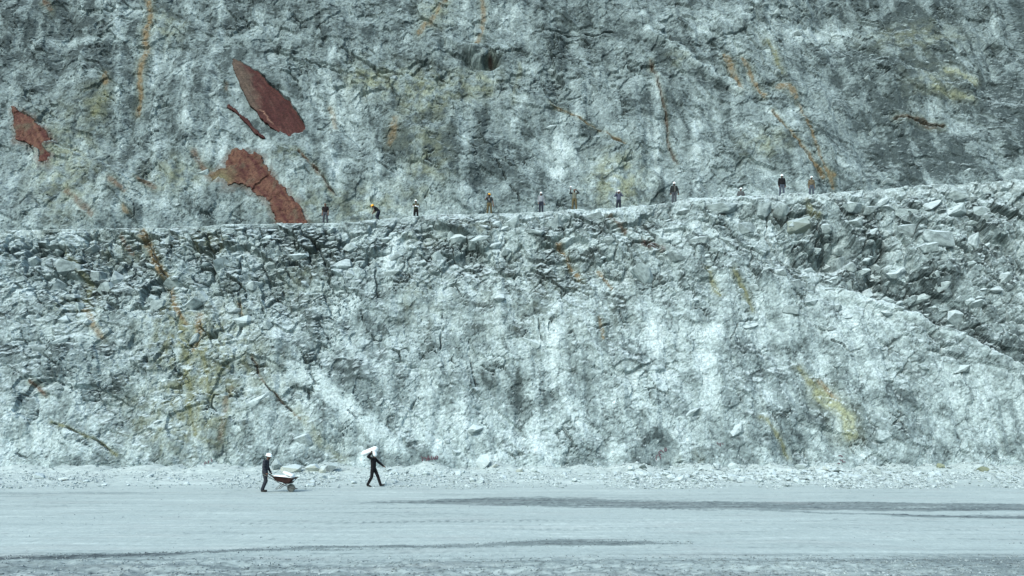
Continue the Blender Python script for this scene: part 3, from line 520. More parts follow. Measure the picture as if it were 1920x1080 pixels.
def ground():
    y1 = [-40., -30, -20, -12, -6, -2, 1, 3, 5, 6.5, 7.5, 8.3, 9.0]
    y = 9.0
    while y < 47: y += min(0.15, max(0.035, y * y / 3600)); y1.append(y)
    ys = np.array(y1, f32); C = 640; q = np.linspace(-1, 1, C).astype(f32)
    hw = np.maximum(ys, 10) * 0.9 + 6
    X = hw[:, None] * q[None]; Y = np.broadcast_to(ys[:, None], X.shape).astype(f32)
    h, u, v = ground_h(X, Y); v = np.where(Y < 3, 2000, v)
    wv = v + 2.6 * fbm(X / 1.6, Y / .8, 4, 1100) * sstep(880, 980, v) + 1.2 * fbm(X / .5, Y / .5, 3, 1102) + 0.8 * fbm(X / .3, Y / .3, 2, 1101)
    gr = 0.5 + .5 * fbm(X / 5, Y / .22, 4, 1110)
    sl = Y + 0.012 * X + 0.5 * fbm(X / 14, Y / 6, 2, 1113)                      # wheel tracks run along the road, not quite straight
    trk = fbm(X / 11, sl / .16, 4, 1114, .6); trk2 = fbm(X / 6, sl / .5, 3, 1115)
    tone = 0.735 + 0.12 * fbm(X / 7, Y / 3, 3, 1111) + 0.14 * (gr - .5) + 0.20 * trk + 0.16 * trk2 + 0.16 * fbm(X / .22, Y / .3, 3, 1112) - 0.22 * sstep(.45, .8, fbm(X / .5, Y / .35, 3, 1116) + .4 * trk2)
    def band(U, T, B, soft): return sstep(-1, soft * 1.6, wv - np.interp(u, U, T)) * sstep(-1, soft * 1.6, np.interp(u, U, B) - wv)
    s1 = np.clip(0.35 + .75 * (0.5 + .5 * fbm(X / 3, Y / .25, 4, 1120)) + .25 * fbm(X / .3, Y / .4, 2, 1121), 0, 1)
    dA = band(BA_U, BA_T, BA_B, 2.2) * sstep(520, 760, u) * s1
    dA2 = band([1100, 1160, 1300, 1450, 1560, 1700, 1860, 2100], [949, 950, 954, 956, 961, 964, 966, 968], [950, 953, 957, 959, 964, 969, 974, 977], 1.6) * 0.8
    dB = band(BB_U, BB_T, BB_B, 2.5) * (0.30 + .70 * s1) * sstep(1420, 1180, u) * (0.45 + .55 * sstep(-.3, .25, fbm(X / 2.2, Y / .6, 4, 1122)))
    dC = sstep(0, 4, wv - 920) * sstep(0, 4, 929 - wv) * sstep(360, 160, u) * 0.35
    dE = sstep(0, 4, wv - 1029) * sstep(0, 5, 1042 - wv) * sstep(1400, 900, u) * .22 * s1
    rough = sstep(1038, 1056, wv + np.interp(u, [0, 400, 900, 1400, 1900], [6, 4, -2, 2, 2]))
    sp = fbm(X / .11, Y / .13, 3, 1130)
    tone = tone - rough * (0.20 + 0.42 * sstep(0.1, .7, sp) - 0.12 * sstep(1500, 1860, u) * -1)
    berm = sstep(31.2, 32.6, Y + .5 * fbm(X / 2, Y / 2, 3, 1140)); tone = tone + berm * (0.10 + .2 * fbm(X / .35, Y / .35, 3, 1141))
    def tread(U, Vv, w, per, amt):
        cv_ = np.interp(u, U, Vv); on = sstep(U[0], U[0] + 40, u) * sstep(U[-1], U[-1] - 40, u)
        return amt * on * sstep(w, w * .5, np.abs(v - cv_)) * sstep(-.1, .5, np.sin(2 * math.pi * (X + .35 * np.abs(v - cv_) / w * per) / per) + .4 * fbm(X / .5, Y / .5, 2, 1160)) * sstep(-.6, .1, fbm(X / 2.2, Y / .7, 2, 1161))
    dT = np.maximum.reduce([tread([860, 960, 1120, 1280], [946, 947, 949, 953], 2.4, .26, .75), tread([880, 1000, 1250], [940, 939, 942], 1.8, .26, .5), tread([1180, 1320, 1480], [953, 956, 958], 1.6, .26, .7), tread([420, 700, 1000, 1300], [983, 979, 977, 979], 2.6, .24, .30), tread([700, 1000, 1500, 1860], [996, 992, 990, 994], 2.8, .24, .25), tread([100, 400, 800], [962, 957, 953], 2.0, .26, .28)])
    dk = np.clip(np.maximum.reduce([dA, dA2, dB, dC, dE, dT]), 0, 1)
    tone = tone - 0.62 * dk * (0.8 + .35 * sstep(-.3, .5, sp))
    tone = np.clip(tone, 0, 1.1)[..., None]
    A = np.array((0.055, .068, .073), f32); B = np.array((0.165, .200, .200), f32); Cc = np.array((0.345, .400, .388), f32); D = np.array((0.47, .53, .51), f32)
    rgb = A + (B - A) * sstep(0, .36, tone); rgb = rgb + (Cc - B) * sstep(.36, .72, tone); rgb = rgb + (D - Cc) * sstep(.72, 1.05, tone)
    rgb = mixc(rgb, .25 * sstep(.5, .8, 0.5 + .5 * fbm(X / 3, Y / .8, 3, 1150)), (0.33, .345, .335))
    h = h + 0.035 * dk * sstep(-.2, .6, sp) + .02 * dA2 - .03 * dA
    P = np.stack([X, Y, h], -1); me = mesh_np('quarry_floor', P, grid_faces(*X.shape), True); set_col(me, rgb)
    o = link('ground', me, M_GROUND); tag(o, kind='structure'); o['label'] = 'pale dusty haul road with tyre-marked grit bands'
    return o
GROUND = ground()
def gz(x, y): return float(ground_h(np.array([x], f32), np.array([y], f32))[0][0])
# ------------------------------------------------------------------ loose and wedged stone
def hull_mesh(name, pts):
    bm = bmesh.new()
    for p in pts: bm.verts.new(p)
    bmesh.ops.convex_hull(bm, input=bm.verts[:], use_existing_faces=False)
    bmesh.ops.delete(bm, geom=[v for v in bm.verts if not v.link_faces], context='VERTS')
    bmesh.ops.recalc_face_normals(bm, faces=bm.faces[:])
    me = bpy.data.meshes.new(name); bm.to_mesh(me); bm.free(); return me
def stone_pts(rng, n, flat=1.0, boxy=3.0):
    out = []
    for i in range(n):
        d_ = Vector((rng.gauss(0, 1), rng.gauss(0, 1), rng.gauss(0, 1))).normalized()
        r = (abs(d_.x) ** boxy + abs(d_.y) ** boxy + abs(d_.z) ** boxy) ** (-1 / boxy) * rng.uniform(0.82, 1.0)
        out.append((d_.x * r, d_.y * r, d_.z * r * flat))
    return out
rng = random.Random(11)
STONES = [hull_mesh('stone_%d' % i, stone_pts(rng, 22, rng.uniform(.6, .95), rng.choice([2.4, 3, 5]))) for i in range(14)]
for m_ in STONES: m_.materials.append(M_STONE)
BLOCKS = [hull_mesh('block_%d' % i, stone_pts(rng, 20, rng.uniform(.7, 1), rng.choice([3, 5, 7]))) for i in range(14)]
for m_ in BLOCKS: m_.materials.append(M_BLOCK)

def ray_floor(u, v):
    """point of the quarry floor seen at photo position (u, v)"""
    Y = 36.0
    for _ in range(12):
        x = (u - U0) / F * Y; z = gz(x, Y); Y = 0.5 * Y + 0.5 * min(40.6, max(9.5, F * (CAMZ - z) / (v - V0)))
    x = (u - U0) / F * Y; return x, Y, gz(x, Y)

pu0 = U0 + F * LG['P'][..., 0] / LG['P'][..., 1]; pv0 = V0 - F * (LG['P'][..., 2] - CAMZ) / LG['P'][..., 1]
# blocks wedged in the broken upper band of the lower wall (and a few in the upper wall)
def wedge(wall, G, count, choose, smin, smax, seed, depth=0.40):
    r = random.Random(seed); rs = np.random.RandomState(seed)
    Rr, Cc = G['u'].shape; got = []; tries = 0
    while len(got) < count and tries < 200000:
        tries += 1
        i = r.randrange(4, Rr - 26); j = r.randrange(60, Cc - 60)
        u_, v_ = float(G['u'][i, j]), float(G['v'][i, j])
        if r.random() > choose(u_, v_, float(G['blocky'][i, j])): continue
        s = smin * (smax / smin) ** (r.random() ** 1.6)
        p = G['P'][i, j]
        if any((p[0] - q[0]) ** 2 + (p[2] - q[2]) ** 2 < (0.75 * (s + q[3])) ** 2 for q in got): continue
        got.append((p[0], p[1], p[2], s))
        o = bpy.data.objects.new('rock_block', r.choice(BLOCKS)); COL.objects.link(o); o.parent = wall
        n_ = G['n'][i, j]
        o.location = (p[0], p[1] + s * depth * .8, p[2] - s * depth * .2)
        o.rotation_euler = (r.uniform(-.5, .5), r.uniform(-.7, .3), r.uniform(-.5, .5))
        o.scale = (s * r.uniform(.8, 1.5), s * r.uniform(.7, 1.0), s * r.uniform(.6, 1.0))
def ch_low(u, v, b):
    e = float(edge_v(u)); dv = v - e
    if u < 20 or u > 1900 or dv < 14: return 0
    if 1180 < u < 1290 and 420 < v < 470: return .1
    if u > 1380 and dv < 260 and v < 660: return 0.9
    if u < 560 and dv < 230: return 0.55
    if dv < 110: return 0.45
    return 0.05
wedge(LW, LG, 240, ch_low, 0.26, 0.80, 5)
wedge(UW, UG, 60, lambda u, v, b: 0 if (v < 5 or v > 400 or 400 < u < 620 or u < 110) else (0.8 if (v < 140 and u > 640) else 0.25), 0.24, 0.6, 6)
def big_block(u, v, w, h, Y, pts_seed, label, rot=(0, 0, 0), d_=0.9, mat=None, boxy=5):
    r = random.Random(pts_seed); me = hull_mesh('rock_block', stone_pts(r, 40, .9, boxy)); me.materials.append(mat or M_BLOCK)
    o = link('rock_block', me, None, LW); c = at(u, v, Y); o.location = c
    o.scale = (w / F * Y / 2, d_, h / F * Y / 2); o.rotation_euler = rot; o['label'] = label; return o
M_OLB = mat_noise('olive_faced_block', (0.10, 0.118, 0.085), (0.23, 0.265, 0.245), 1.2, 0.95, 0.8, 0.10, 0.05, PALE)
big_block(1492, 434, 78, 44, 48.6, 3, 'largest angular boulder wedged under the right-hand rim', (-.55, -.30, .25), 1.3, M_OLB, 2.6)
big_block(1541, 433, 26, 28, 48.0, 8, 'pale block against the right side of the largest wedged boulder', (.2, .4, .3), .8)
big_block(1205, 513, 50, 34, 46.0, 12, None or 'pale tilted flake of rock jutting from the lower wall', (.3, .7, .2), .5)
big_block(1352, 392, 62, 24, 48.5, 17, 'long flat block right below the hump of the rim', (.2, -.1, .1), .9)
big_block(1428, 398, 38, 34, 48.4, 21, 'grey block beside the dark upright gap below the rim', (.1, -.4, .1), .9)
big_block(1460, 396, 28, 44, 48.5, 25, 'upright cracked block on the right of the dark gap', (.1, .1, .2), .9)

rq = random.Random(31)
for i, (u_, v_, w_, h_) in enumerate([(1600, 400, 60, 30), (1655, 392, 44, 26), (1700, 400, 50, 22), (1745, 388, 56, 22), (1800, 392, 48, 30), (1845, 400, 50, 34), (1590, 440, 44, 34), (1625, 455, 38, 40), (1700, 440, 60, 50), (1760, 450, 70, 44), (1830, 460, 60, 60), (1580, 500, 30, 40), (1640, 520, 34, 30),
        (1400, 430, 44, 30), (1360, 450, 40, 26), (1310, 455, 44, 28), (1285, 400, 40, 24), (1790, 600, 60, 40), (1830, 570, 50, 36), (1730, 560, 54, 34), (250, 500, 46, 36), (200, 540, 40, 40), (330, 530, 50, 34), (420, 500, 40, 40), (130, 500, 50, 36), (110, 560, 40, 34), (480, 540, 46, 30), (380, 560, 36, 40), (300, 575, 44, 30), (560, 480, 44, 26), (660, 470, 36, 36), (720, 450, 40, 26), (945, 430, 30, 26), (1050, 420, 40, 20), (1110, 410, 44, 20)]):
    d2 = (pu0 - u_) ** 2 + (pv0 - v_) ** 2; ij = np.unravel_index(np.argmin(d2), d2.shape); Yb = float(LG['P'][ij][1])
    me = hull_mesh('rock_block', stone_pts(rq, rq.choice([12, 15, 18]), .9, rq.choice([2.6, 4, 6]))); me.materials.append(M_BLOCK); o = link('rock_block', me, None, LW)
    o.scale = (w_ / F * Yb / 2, .55, h_ / F * Yb / 2); o.location = at(u_, v_, Yb + .22); o.rotation_euler = (rq.uniform(-.3, .2), rq.uniform(-.5, .3), rq.uniform(-.3, .3))
# boulders along the foot of the wall
M_GREYST = mat_noise('grey_stone', (0.15, 0.18, 0.185), (0.27, 0.31, 0.31), 4, .95, .5, .03, .05, PALE)
M_WARMST = mat_noise('cream_stone', (0.28, 0.30, 0.265), (0.42, 0.45, 0.41), 4, .95, .5, .03, .05, DUST)
M_OLST = mat_noise('olive_stone', (0.16, 0.175, 0.11), (0.25, 0.27, 0.20), 4, .95, .5, .03, .05)
M_DKST = mat_noise('dark_green_stone', (0.06, 0.08, 0.077), (0.11, 0.14, 0.13), 4, .95, .5, .03, .05)
BOULDERS = [(586, 885, 36, 17, M_WARMST, 'long cream boulder lying right of the loaded wheelbarrow'), (605, 886, 17, 15, M_WARMST, 'small pointed cream stone between long cream boulder and grey boulder'),
    (625, 886, 34, 18, M_GREYST, 'grey wedge-shaped boulder, third right of the wheelbarrow'), (519, 884, 24, 26, M_GREYST, 'tall grey boulder at wall foot behind the wheelbarrow handles'),
    (546, 885, 40, 20, M_WARMST, 'pale three-cornered boulder behind the sacks in the wheelbarrow'), (910, 880, 42, 34, M_STONE, 'big white block leaning on the wall, right of left red lettering'),
    (927, 884, 12, 12, M_WARMST, 'small cream stone at right foot of the big white block'), (974, 884, 15, 11, M_WARMST, 'small cream wedge stone leaning at the wall foot left of centre'), (1001, 885, 18, 11, M_STONE, 'rounded white stone half buried right of the small cream wedge'),
    (1206, 881, 18, 8, M_DKST, 'thin dark slab tilted at the wall foot below right red lettering'), (1182, 882, 17, 12, M_STONE, 'white stone just left of the thin dark slab'), (1249, 890, 22, 9, M_WARMST, 'flat cream stone above the small olive stone'),
    (1254, 893, 9, 6, M_OLST, 'small olive stone below the flat cream stone'), (1343, 883, 19, 14, M_STONE, 'rounded white boulder, left one of the pair below the red scribble'), (1374, 882, 19, 15, M_STONE, 'rounded white boulder, right one of the pair below the red scribble'),
    (1504, 880, 26, 13, M_STONE, 'flat-topped white boulder at wall foot, left of its cream neighbour'), (1541, 885, 24, 16, M_WARMST, 'cream boulder between flat-topped white boulder and dark green slab'), (1571, 887, 26, 7, M_DKST, 'low dark green slab among white rubble on the right'),
    (1508, 890, 8, 7, M_GREYST, 'small grey stone in front of the flat-topped white boulder'), (1646, 890, 22, 13, M_STONE, 'white boulder with grey side, right of the dark green slab'), (1763, 881, 17, 10, M_OLST, 'olive boulder at wall foot near the right edge'),
    (1843, 886, 25, 15, M_OLST, 'large olive cream boulder at the far right edge'), (73, 897, 24, 12, M_STONE, 'pale boulder at the wall foot on the far left edge'), (118, 900, 24, 10, M_WARMST, 'flat pale boulder, second from the far left edge'), (1362, 897, 26, 8, M_STONE, 'long flat white stone at the road side of the rubble strip'),
    (700 + 40, 888, 16, 10, M_STONE, 'pale stone at wall foot just right of the walking sack carrier'), (762, 888, 13, 9, M_GREYST, 'small grey stone at wall foot below left red lettering')]
rb = random.Random(77)
for (u_, v_, w_, h_, m_, lab) in BOULDERS:
    x, Y, z = ray_floor(u_, v_); me = hull_mesh('boulder', stone_pts(rb, rb.choice([10, 12, 15]), .95, rb.choice([1.5, 1.8, 2.4]))); me.materials.append(m_)
    o = link('boulder', me); W_, H_ = w_ / F * Y / 2, h_ / F * Y / 2
    o.scale = (W_ * 1.12, max(W_, H_) * .8, H_ * 1.25); o.location = (x, Y, z + H_ * 0.6); o.rotation_euler = (rb.uniform(-.2, .2), rb.uniform(-.25, .25), rb.uniform(0, 6.28) * 0 + rb.uniform(-.4, .4))
    tag(o, lab, 'boulder')
rk = random.Random(42); placed = 0; SEGS = {}
while placed < 235:
    q = rk.random()
    u_ = rk.uniform(1180, 1760) if q < .62 else (rk.uniform(720, 1200) if q < .80 else rk.uniform(20, 1910))
    v_ = rk.uniform(884, 905) if u_ > 700 else rk.uniform(889, 912)
    if 470 < u_ < 570 and v_ > 895 or 675 < u_ < 725: continue
    x, Y, z = ray_floor(u_, v_)
    s = rk.uniform(.11, .17) * (1.0 + 0.9 * rk.random() ** 3) * (1 if u_ > 1180 else .8)
    o = bpy.data.objects.new('rubble_stone', rk.choice(STONES)); COL.objects.link(o)
    o.location = (x, Y, z + s * .35); o.scale = (s * rk.uniform(.9, 1.5), s * rk.uniform(.8, 1.2), s * rk.uniform(.7, 1.0)); o.rotation_euler = (rk.uniform(-.4, .4), rk.uniform(-.4, .4), rk.uniform(0, 6.28))
    SEGS.setdefault(min(int(np.searchsorted([480, 690, 800, 920, 1080, 1230, 1350, 1520, 1650], u_)), 9), []).append((o.scale[0] * o.scale[2], o)); placed += 1
WHERE = ['left of the person pushing the wheelbarrow', 'between the wheelbarrow and the sack carrier', 'between the sack carrier and the left red lettering', 'between left red lettering and the big white block', 'in the stretch right of the big white block', 'left of and below the right red lettering',
         'between right red lettering and the red zigzag scribble', 'between red zigzag scribble and the flat-topped white boulder', 'around the low dark green slab', 'near the two olive boulders at the right edge']
for k, lst in SEGS.items():
    lst.sort(key=lambda q: -q[0])
    for i, (_, o) in enumerate(lst):
        lab = ('largest loose white stone %s' if i == 0 else 'second largest loose white stone %s' if i == 1 else 'loose white rubble stone %s') % WHERE[k]
        tag(o, lab, 'stone', 'loose stones %s' % WHERE[k])

rr = random.Random(9); got_ = 0
while got_ < 60:                                            # stones lying loose along the rim
    u_ = rr.uniform(640, 1890) if rr.random() < .85 else rr.uniform(80, 640); s = rr.uniform(.06, .16) * (1.3 if u_ > 1260 else .8); x = (u_ - U0) / F * YE
    o = bpy.data.objects.new('rim_stone', rr.choice(STONES)); COL.objects.link(o); yy = YE - .12 + .35 * rr.random()
    o.location = (x, yy, float(edge_z(np.array([x]))[0]) - (.18 if yy < YE else .02) + s * .3); o.scale = (s * rr.uniform(1, 1.8), s, s * rr.uniform(.6, .9)); o.rotation_euler = (rr.uniform(-.3, .3), rr.uniform(-.3, .3), rr.uniform(0, 6.28)); got_ += 1
    tag(o, 'small pale stone lying loose on the rim of the lower wall', 'stone', 'loose stones along the rim of the lower wall')

def scatter(name, n, pos, size, mat, label, seed, npts=9):
    """many tiny stones nobody could count, one mesh"""
    r = random.Random(seed); rs = np.random.RandomState(seed); Vs, Fs, off = [], [], 0
    var = []
    for i in range(6):
        me = hull_mesh('t', stone_pts(r, npts, .8, 3)); bm = bmesh.new(); bm.from_mesh(me); bmesh.ops.triangulate(bm, faces=bm.faces[:]); bm.to_mesh(me); bm.free()
        v = np.empty(len(me.vertices) * 3, f32); me.vertices.foreach_get('co', v); f = np.array([list(p.vertices) for p in me.polygons], np.int32); var.append((v.reshape(-1, 3), f)); bpy.data.meshes.remove(me)
    P = pos(rs, n); n = len(P); h, _, _ = ground_h(P[:, 0], P[:, 1]); s = size(rs, n, P)
    for k in range(6):
        ids = np.arange(k, n, 6); v, f = var[k]; m = len(ids); a_ = rs.uniform(0, 6.28, m); ca, sa = np.cos(a_), np.sin(a_)
        sc = s[ids][:, None] * rs.uniform(.7, 1.3, (m, 3)); q = v[None] * sc[:, None, :]
        qx = q[..., 0] * ca[:, None] - q[..., 1] * sa[:, None]; qy = q[..., 0] * sa[:, None] + q[..., 1] * ca[:, None]
        q = np.stack([qx + P[ids, 0][:, None], qy + P[ids, 1][:, None], q[..., 2] + (h[ids] + s[ids] * .3)[:, None]], -1)
        Vs.append(q.reshape(-1, 3)); Fs.append((f[None] + (np.arange(m) * len(v))[:, None, None]).reshape(-1, 3) + off); off += m * len(v)
    me = mesh_np(name, np.concatenate(Vs), np.concatenate(Fs)); o = link(name, me, mat); tag(o, label, name.split('_')[-1] if False else None, None, 'stuff'); return o
def pos_berm(rs, n):
    v = 884 + 27 * rs.rand(n) ** .9; u = rs.uniform(-40, 1960, n); Y = F * (CAMZ - .15) / (v - V0); keep = (rs.rand(n) < np.where(u > 1150, 1, np.where(u > 560, .8, .42)))
    keep &= v < 903 + 5 * np.sin(u / 61.0) + 4 * np.sin(u / 23.0 + 1) + 6 * rs.randn(n); keep &= ~((u < 560) & (v < 886)); u, Y = u[keep], Y[keep]; Y = np.minimum(Y, 40.4); return np.stack([(u - U0) / F * Y, Y], -1).astype(f32)
scatter('small_rubble', 23000, pos_berm, lambda rs, n, P: (.026 + .075 * rs.rand(n) ** 2.6) * np.where(P[:, 0] > 6, 1.25, 1.0), mat_noise('rubble_chips', (0.20, .235, .235), (0.46, .52, .52), 1.5, .95, 0), 'small white rubble chips strewn along the wall foot', 3)
def pos_road(rs, n):
    Y = 9.5 + 21 * rs.rand(n) ** 1.3; u = rs.uniform(-20, 1940, n); return np.stack([(u - U0) / F * Y, Y], -1).astype(f32)
scatter('road_chips', 1500, pos_road, lambda rs, n, P: .006 + .018 * rs.rand(n) ** 4 + P[:, 1] * .0003, mat_noise('road_chips', (0.13, .155, .16), (0.38, .43, .43), 1.2, .95, 0), 'scattered stone chips on the haul road', 4, 7)
def pos_near(rs, n):
    v = 1040 + 52 * rs.rand(n) ** .8; u = rs.uniform(-30, 1950, n); Y = F * CAMZ / (v - V0); keep = rs.rand(n) < np.where(u > 1300, 1, .65); return np.stack([(u - U0) / F * Y, Y], -1)[keep].astype(f32)
scatter('verge_gravel', 9000, pos_near, lambda rs, n, P: .008 + .022 * rs.rand(n) ** 3, mat_noise('verge_gravel', (0.10, .12, .125), (0.36, .41, .41), 1.3, .95, 0), 'coarse grey gravel along the near road edge', 9, 7)
def pos_grit(rs, n):
    u = -30 + 1330 * rs.rand(n); T = np.interp(u, BB_U, BB_T); B = np.interp(u, BB_U, BB_B); v = T + (B - T) * rs.rand(n); Y = F * CAMZ / (v - V0); return np.stack([(u - U0) / F * Y, Y], -1).astype(f32)
scatter('grit_windrow', 2200, pos_grit, lambda rs, n, P: .008 + .013 * rs.rand(n) ** 2, mat_noise('dark_grit', (0.05, .062, .067), (0.15, .18, .185), 1.3, .95, 0), 'dark grit pushed into a long low ridge by tyres', 10, 7)

# ------------------------------------------------------------------ red paint on the wall
M_PAINT = mat_noise('dark_red_paint', (0.075, .035, .048), (0.12, .06, .07), 9, .8, 0)
def ell(x, y, rx, ry, a0=0, a1=360, n=16): return [(x + rx * math.cos(math.radians(a0 + (a1 - a0) * i / n)), y + ry * math.sin(math.radians(a0 + (a1 - a0) * i / n))) for i in range(n + 1)]
pu = U0 + F * LG['P'][..., 0] / LG['P'][..., 1]; pv = V0 - F * (LG['P'][..., 2] - CAMZ) / LG['P'][..., 1]
def on_wall(u, v):
    d2 = (pu - u) ** 2 + (pv - v) ** 2; i = np.unravel_index(np.argmin(d2), d2.shape); Y = float(LG['P'][i][1]) - 0.05
    return at(u, v, Y)
def paint(strokes, w, label):
    bm = bmesh.new()
    for st_ in strokes:
        pts = [on_wall(*p) for p in st_]; ys = [p.y for p in pts]; ym = sorted(ys)[len(ys) // 3]
        pts = [at(p[0], p[1], min(q.y, ym)) for p, q in zip(st_, pts)]
        ring = []
        for i, p in enumerate(pts):
            tdir = (pts[min(i + 1, len(pts) - 1)] - pts[max(i - 1, 0)]).normalized(); sd = Vector((tdir.z, 0, -tdir.x)) * w
            f = Vector((0, -.012, 0)); ring.append([bm.verts.new(p + sd + f), bm.verts.new(p - sd + f), bm.verts.new(p - sd), bm.verts.new(p + sd)])
        for a_, b_ in zip(ring, ring[1:]):
            for k in range(4): bm.faces.new((a_[k], a_[(k + 1) % 4], b_[(k + 1) % 4], b_[k]))
        bm.faces.new(ring[0][::-1]); bm.faces.new(ring[-1])
    bmesh.ops.recalc_face_normals(bm, faces=bm.faces[:]); me = bpy.data.meshes.new('painted_lettering'); bm.to_mesh(me); bm.free()
    o = link('painted_lettering', me, M_PAINT, LW); o['label'] = label
paint([ell(796, 863.5, 4.1, 5.4), [(789.5, 856), (791.5, 857.6)], [(804.5, 855), (802, 858), (801.8, 861), (804, 862.8), (806, 861), (805, 858.6), (802.6, 859.4)], [(808.6, 855), (809, 861), (811.5, 862)], [(812.6, 856), (813.4, 860.6), (815.6, 861), (816, 857.5)], ell(818.6, 857.6, 2.0, 2.8)], .028, 'dark red hand-painted letters on the lower wall, left of centre')
paint([ell(1234.2, 858.5, 4.3, 5.6, 110, 380), [(1238, 845), (1234.6, 848.5), (1236.2, 851), (1239.6, 852.2)], [(1237.5, 846), (1241, 844), (1242, 847), (1244.4, 848)], ell(1248, 843, 1.8, 3)], .026, 'dark red hand-painted letters climbing the lower wall, right of centre')
paint([[(1344.5, 829), (1346, 833.5), (1348, 831), (1350, 834), (1352, 830)], [(1355, 831), (1355.6, 834)], [(1349, 836), (1352, 835.4)]], .026, 'small red zigzag scribble above the rubble')
paint([[(1572, 855), (1575, 853.4), (1580, 856.6)], [(1574.5, 862), (1577.5, 863.4), (1579.6, 862), (1579.8, 866), (1585, 866)], ell(1572.5, 870.5, 1.8, 2.4)], .026, 'faint red scribble low on the right part of the lower wall')
paint([[(386, 865.5), (383.5, 868), (382.6, 872)], [(385, 869), (388, 868)], [(391, 864), (391.4, 869)], [(396.5, 860), (397.5, 866)]], .026, 'small red paint marks low on the left part of the lower wall')
# ------------------------------------------------------------------ people
def frame_of(dv):
    d_ = dv.normalized(); a_ = Vector((1, 0, 0)) if abs(d_.x) < .9 else Vector((0, 1, 0))
    s_ = d_.cross(a_).normalized(); return d_, s_, d_.cross(s_).normalized()
class Body:
    """collects tapered, overlapping volumes; they are fused into ONE skin, and each patch of skin keeps the tag of the volume nearest to it"""
    def __init__(self): self.p = []
    def cap(self, tagname, a, b, ra, rb, wide=None, k=1.0):
        """tapered rod a-b; wide = direction in which its section is k times wider"""
        self.p.append((tagname, Vector(a), Vector(b), ra, rb, Vector(wide).normalized() if wide is not None else None, k))
    def chain(self, tagname, pts, rad, **kw):
        for i in range(len(pts) - 1): self.cap(tagname, pts[i], pts[i + 1], rad[i], rad[i + 1], **kw)
    def bm(self):
        bm = bmesh.new(); SEG = 14
        for (tg, a, b, ra, rb, wd, k) in self.p:
            d_ = b - a; L = d_.length
            if L < 1e-5: d_ = Vector((0, 0, 1e-4))
            dn, s_, t_ = frame_of(d_); rings = []
            for j in range(4):
                ph = math.pi / 2 * (1 - j / 3.0); rings.append((a - dn * ra * math.sin(ph), ra * math.cos(ph)))
            for j in range(4):
                ph = math.pi / 2 * (j / 3.0); rings.append((b + dn * rb * math.sin(ph), rb * math.cos(ph)))
            vr = []
            for c, r in rings:
                if r < 1e-4: vr.append([bm.verts.new(c)]); continue
                row = []
                for q in range(SEG):
                    an = 2 * math.pi * q / SEG; o = (s_ * math.cos(an) + t_ * math.sin(an)) * r
                    if wd is not None: o = o + wd * (o.dot(wd)) * (k - 1)
                    row.append(bm.verts.new(c + o))
                vr.append(row)
            for r0, r1 in zip(vr, vr[1:]):
                n = max(len(r0), len(r1))
                for q in range(n):
                    f = [r0[q % len(r0)], r0[(q + 1) % len(r0)], r1[(q + 1) % len(r1)], r1[q % len(r1)]]
                    g = []
                    for w_ in f:
                        if w_ not in g: g.append(w_)
                    if len(g) > 2: bm.faces.new(g)
        bmesh.ops.recalc_face_normals(bm, faces=bm.faces[:]); return bm
    def tags(self, C):
        best = np.full(len(C), 1e9); idx = np.zeros(len(C), int)
        for i, (tg, a, b, ra, rb, wd, k) in enumerate(self.p):
            a_ = np.array(a); d_ = np.array(b) - a_; L = d_ @ d_ + 1e-12
            q = np.clip(((C - a_) @ d_) / L, 0, 1); o = C - a_ - q[:, None] * d_
            if wd is not None:
                w_ = np.array(wd); o = o - np.outer(o @ w_, w_) * (1 - 1 / k)
            dd = np.linalg.norm(o, axis=1) - (ra + (rb - ra) * q)
            c = dd < best; best = np.where(c, dd, best); idx = np.where(c, i, idx)
        return [self.p[i][0] for i in idx]
PENDING = []
def fuse(name, body, mats, voxel, smooth=3, dec=0.5):
    """fuse a Body into one mesh object; finished (modifiers applied, materials assigned) in finish_bodies()"""
    bm = body.bm(); me = bpy.data.meshes.new(name); bm.to_mesh(me); bm.free()
    o = link(name, me); m = o.modifiers.new('fuse', 'REMESH'); m.mode = 'VOXEL'; m.voxel_size = voxel
    if smooth: s_ = o.modifiers.new('soften', 'SMOOTH'); s_.factor = .5; s_.iterations = smooth
    if dec < 1: d_ = o.modifiers.new('thin', 'DECIMATE'); d_.ratio = dec
    PENDING.append((o, body, mats)); return o
def finish_bodies():
    dg = bpy.context.evaluated_depsgraph_get()
    for o, body, mats in PENDING:
        me = bpy.data.meshes.new_from_object(o.evaluated_get(dg)); old = o.data; o.modifiers.clear(); o.data = me; bpy.data.meshes.remove(old)
        C = np.empty(len(me.polygons) * 3); me.polygons.foreach_get('center', C); C = C.reshape(-1, 3)
        names = list(mats); me.materials.clear()
        for k in names: me.materials.append(mats[k])
        tg = body.tags(C); me.polygons.foreach_set('material_index', np.array([names.index(t_) if t_ in names else 0 for t_ in tg], np.int32))
        me.polygons.foreach_set('use_smooth', np.ones(len(me.polygons), bool)); me.update()

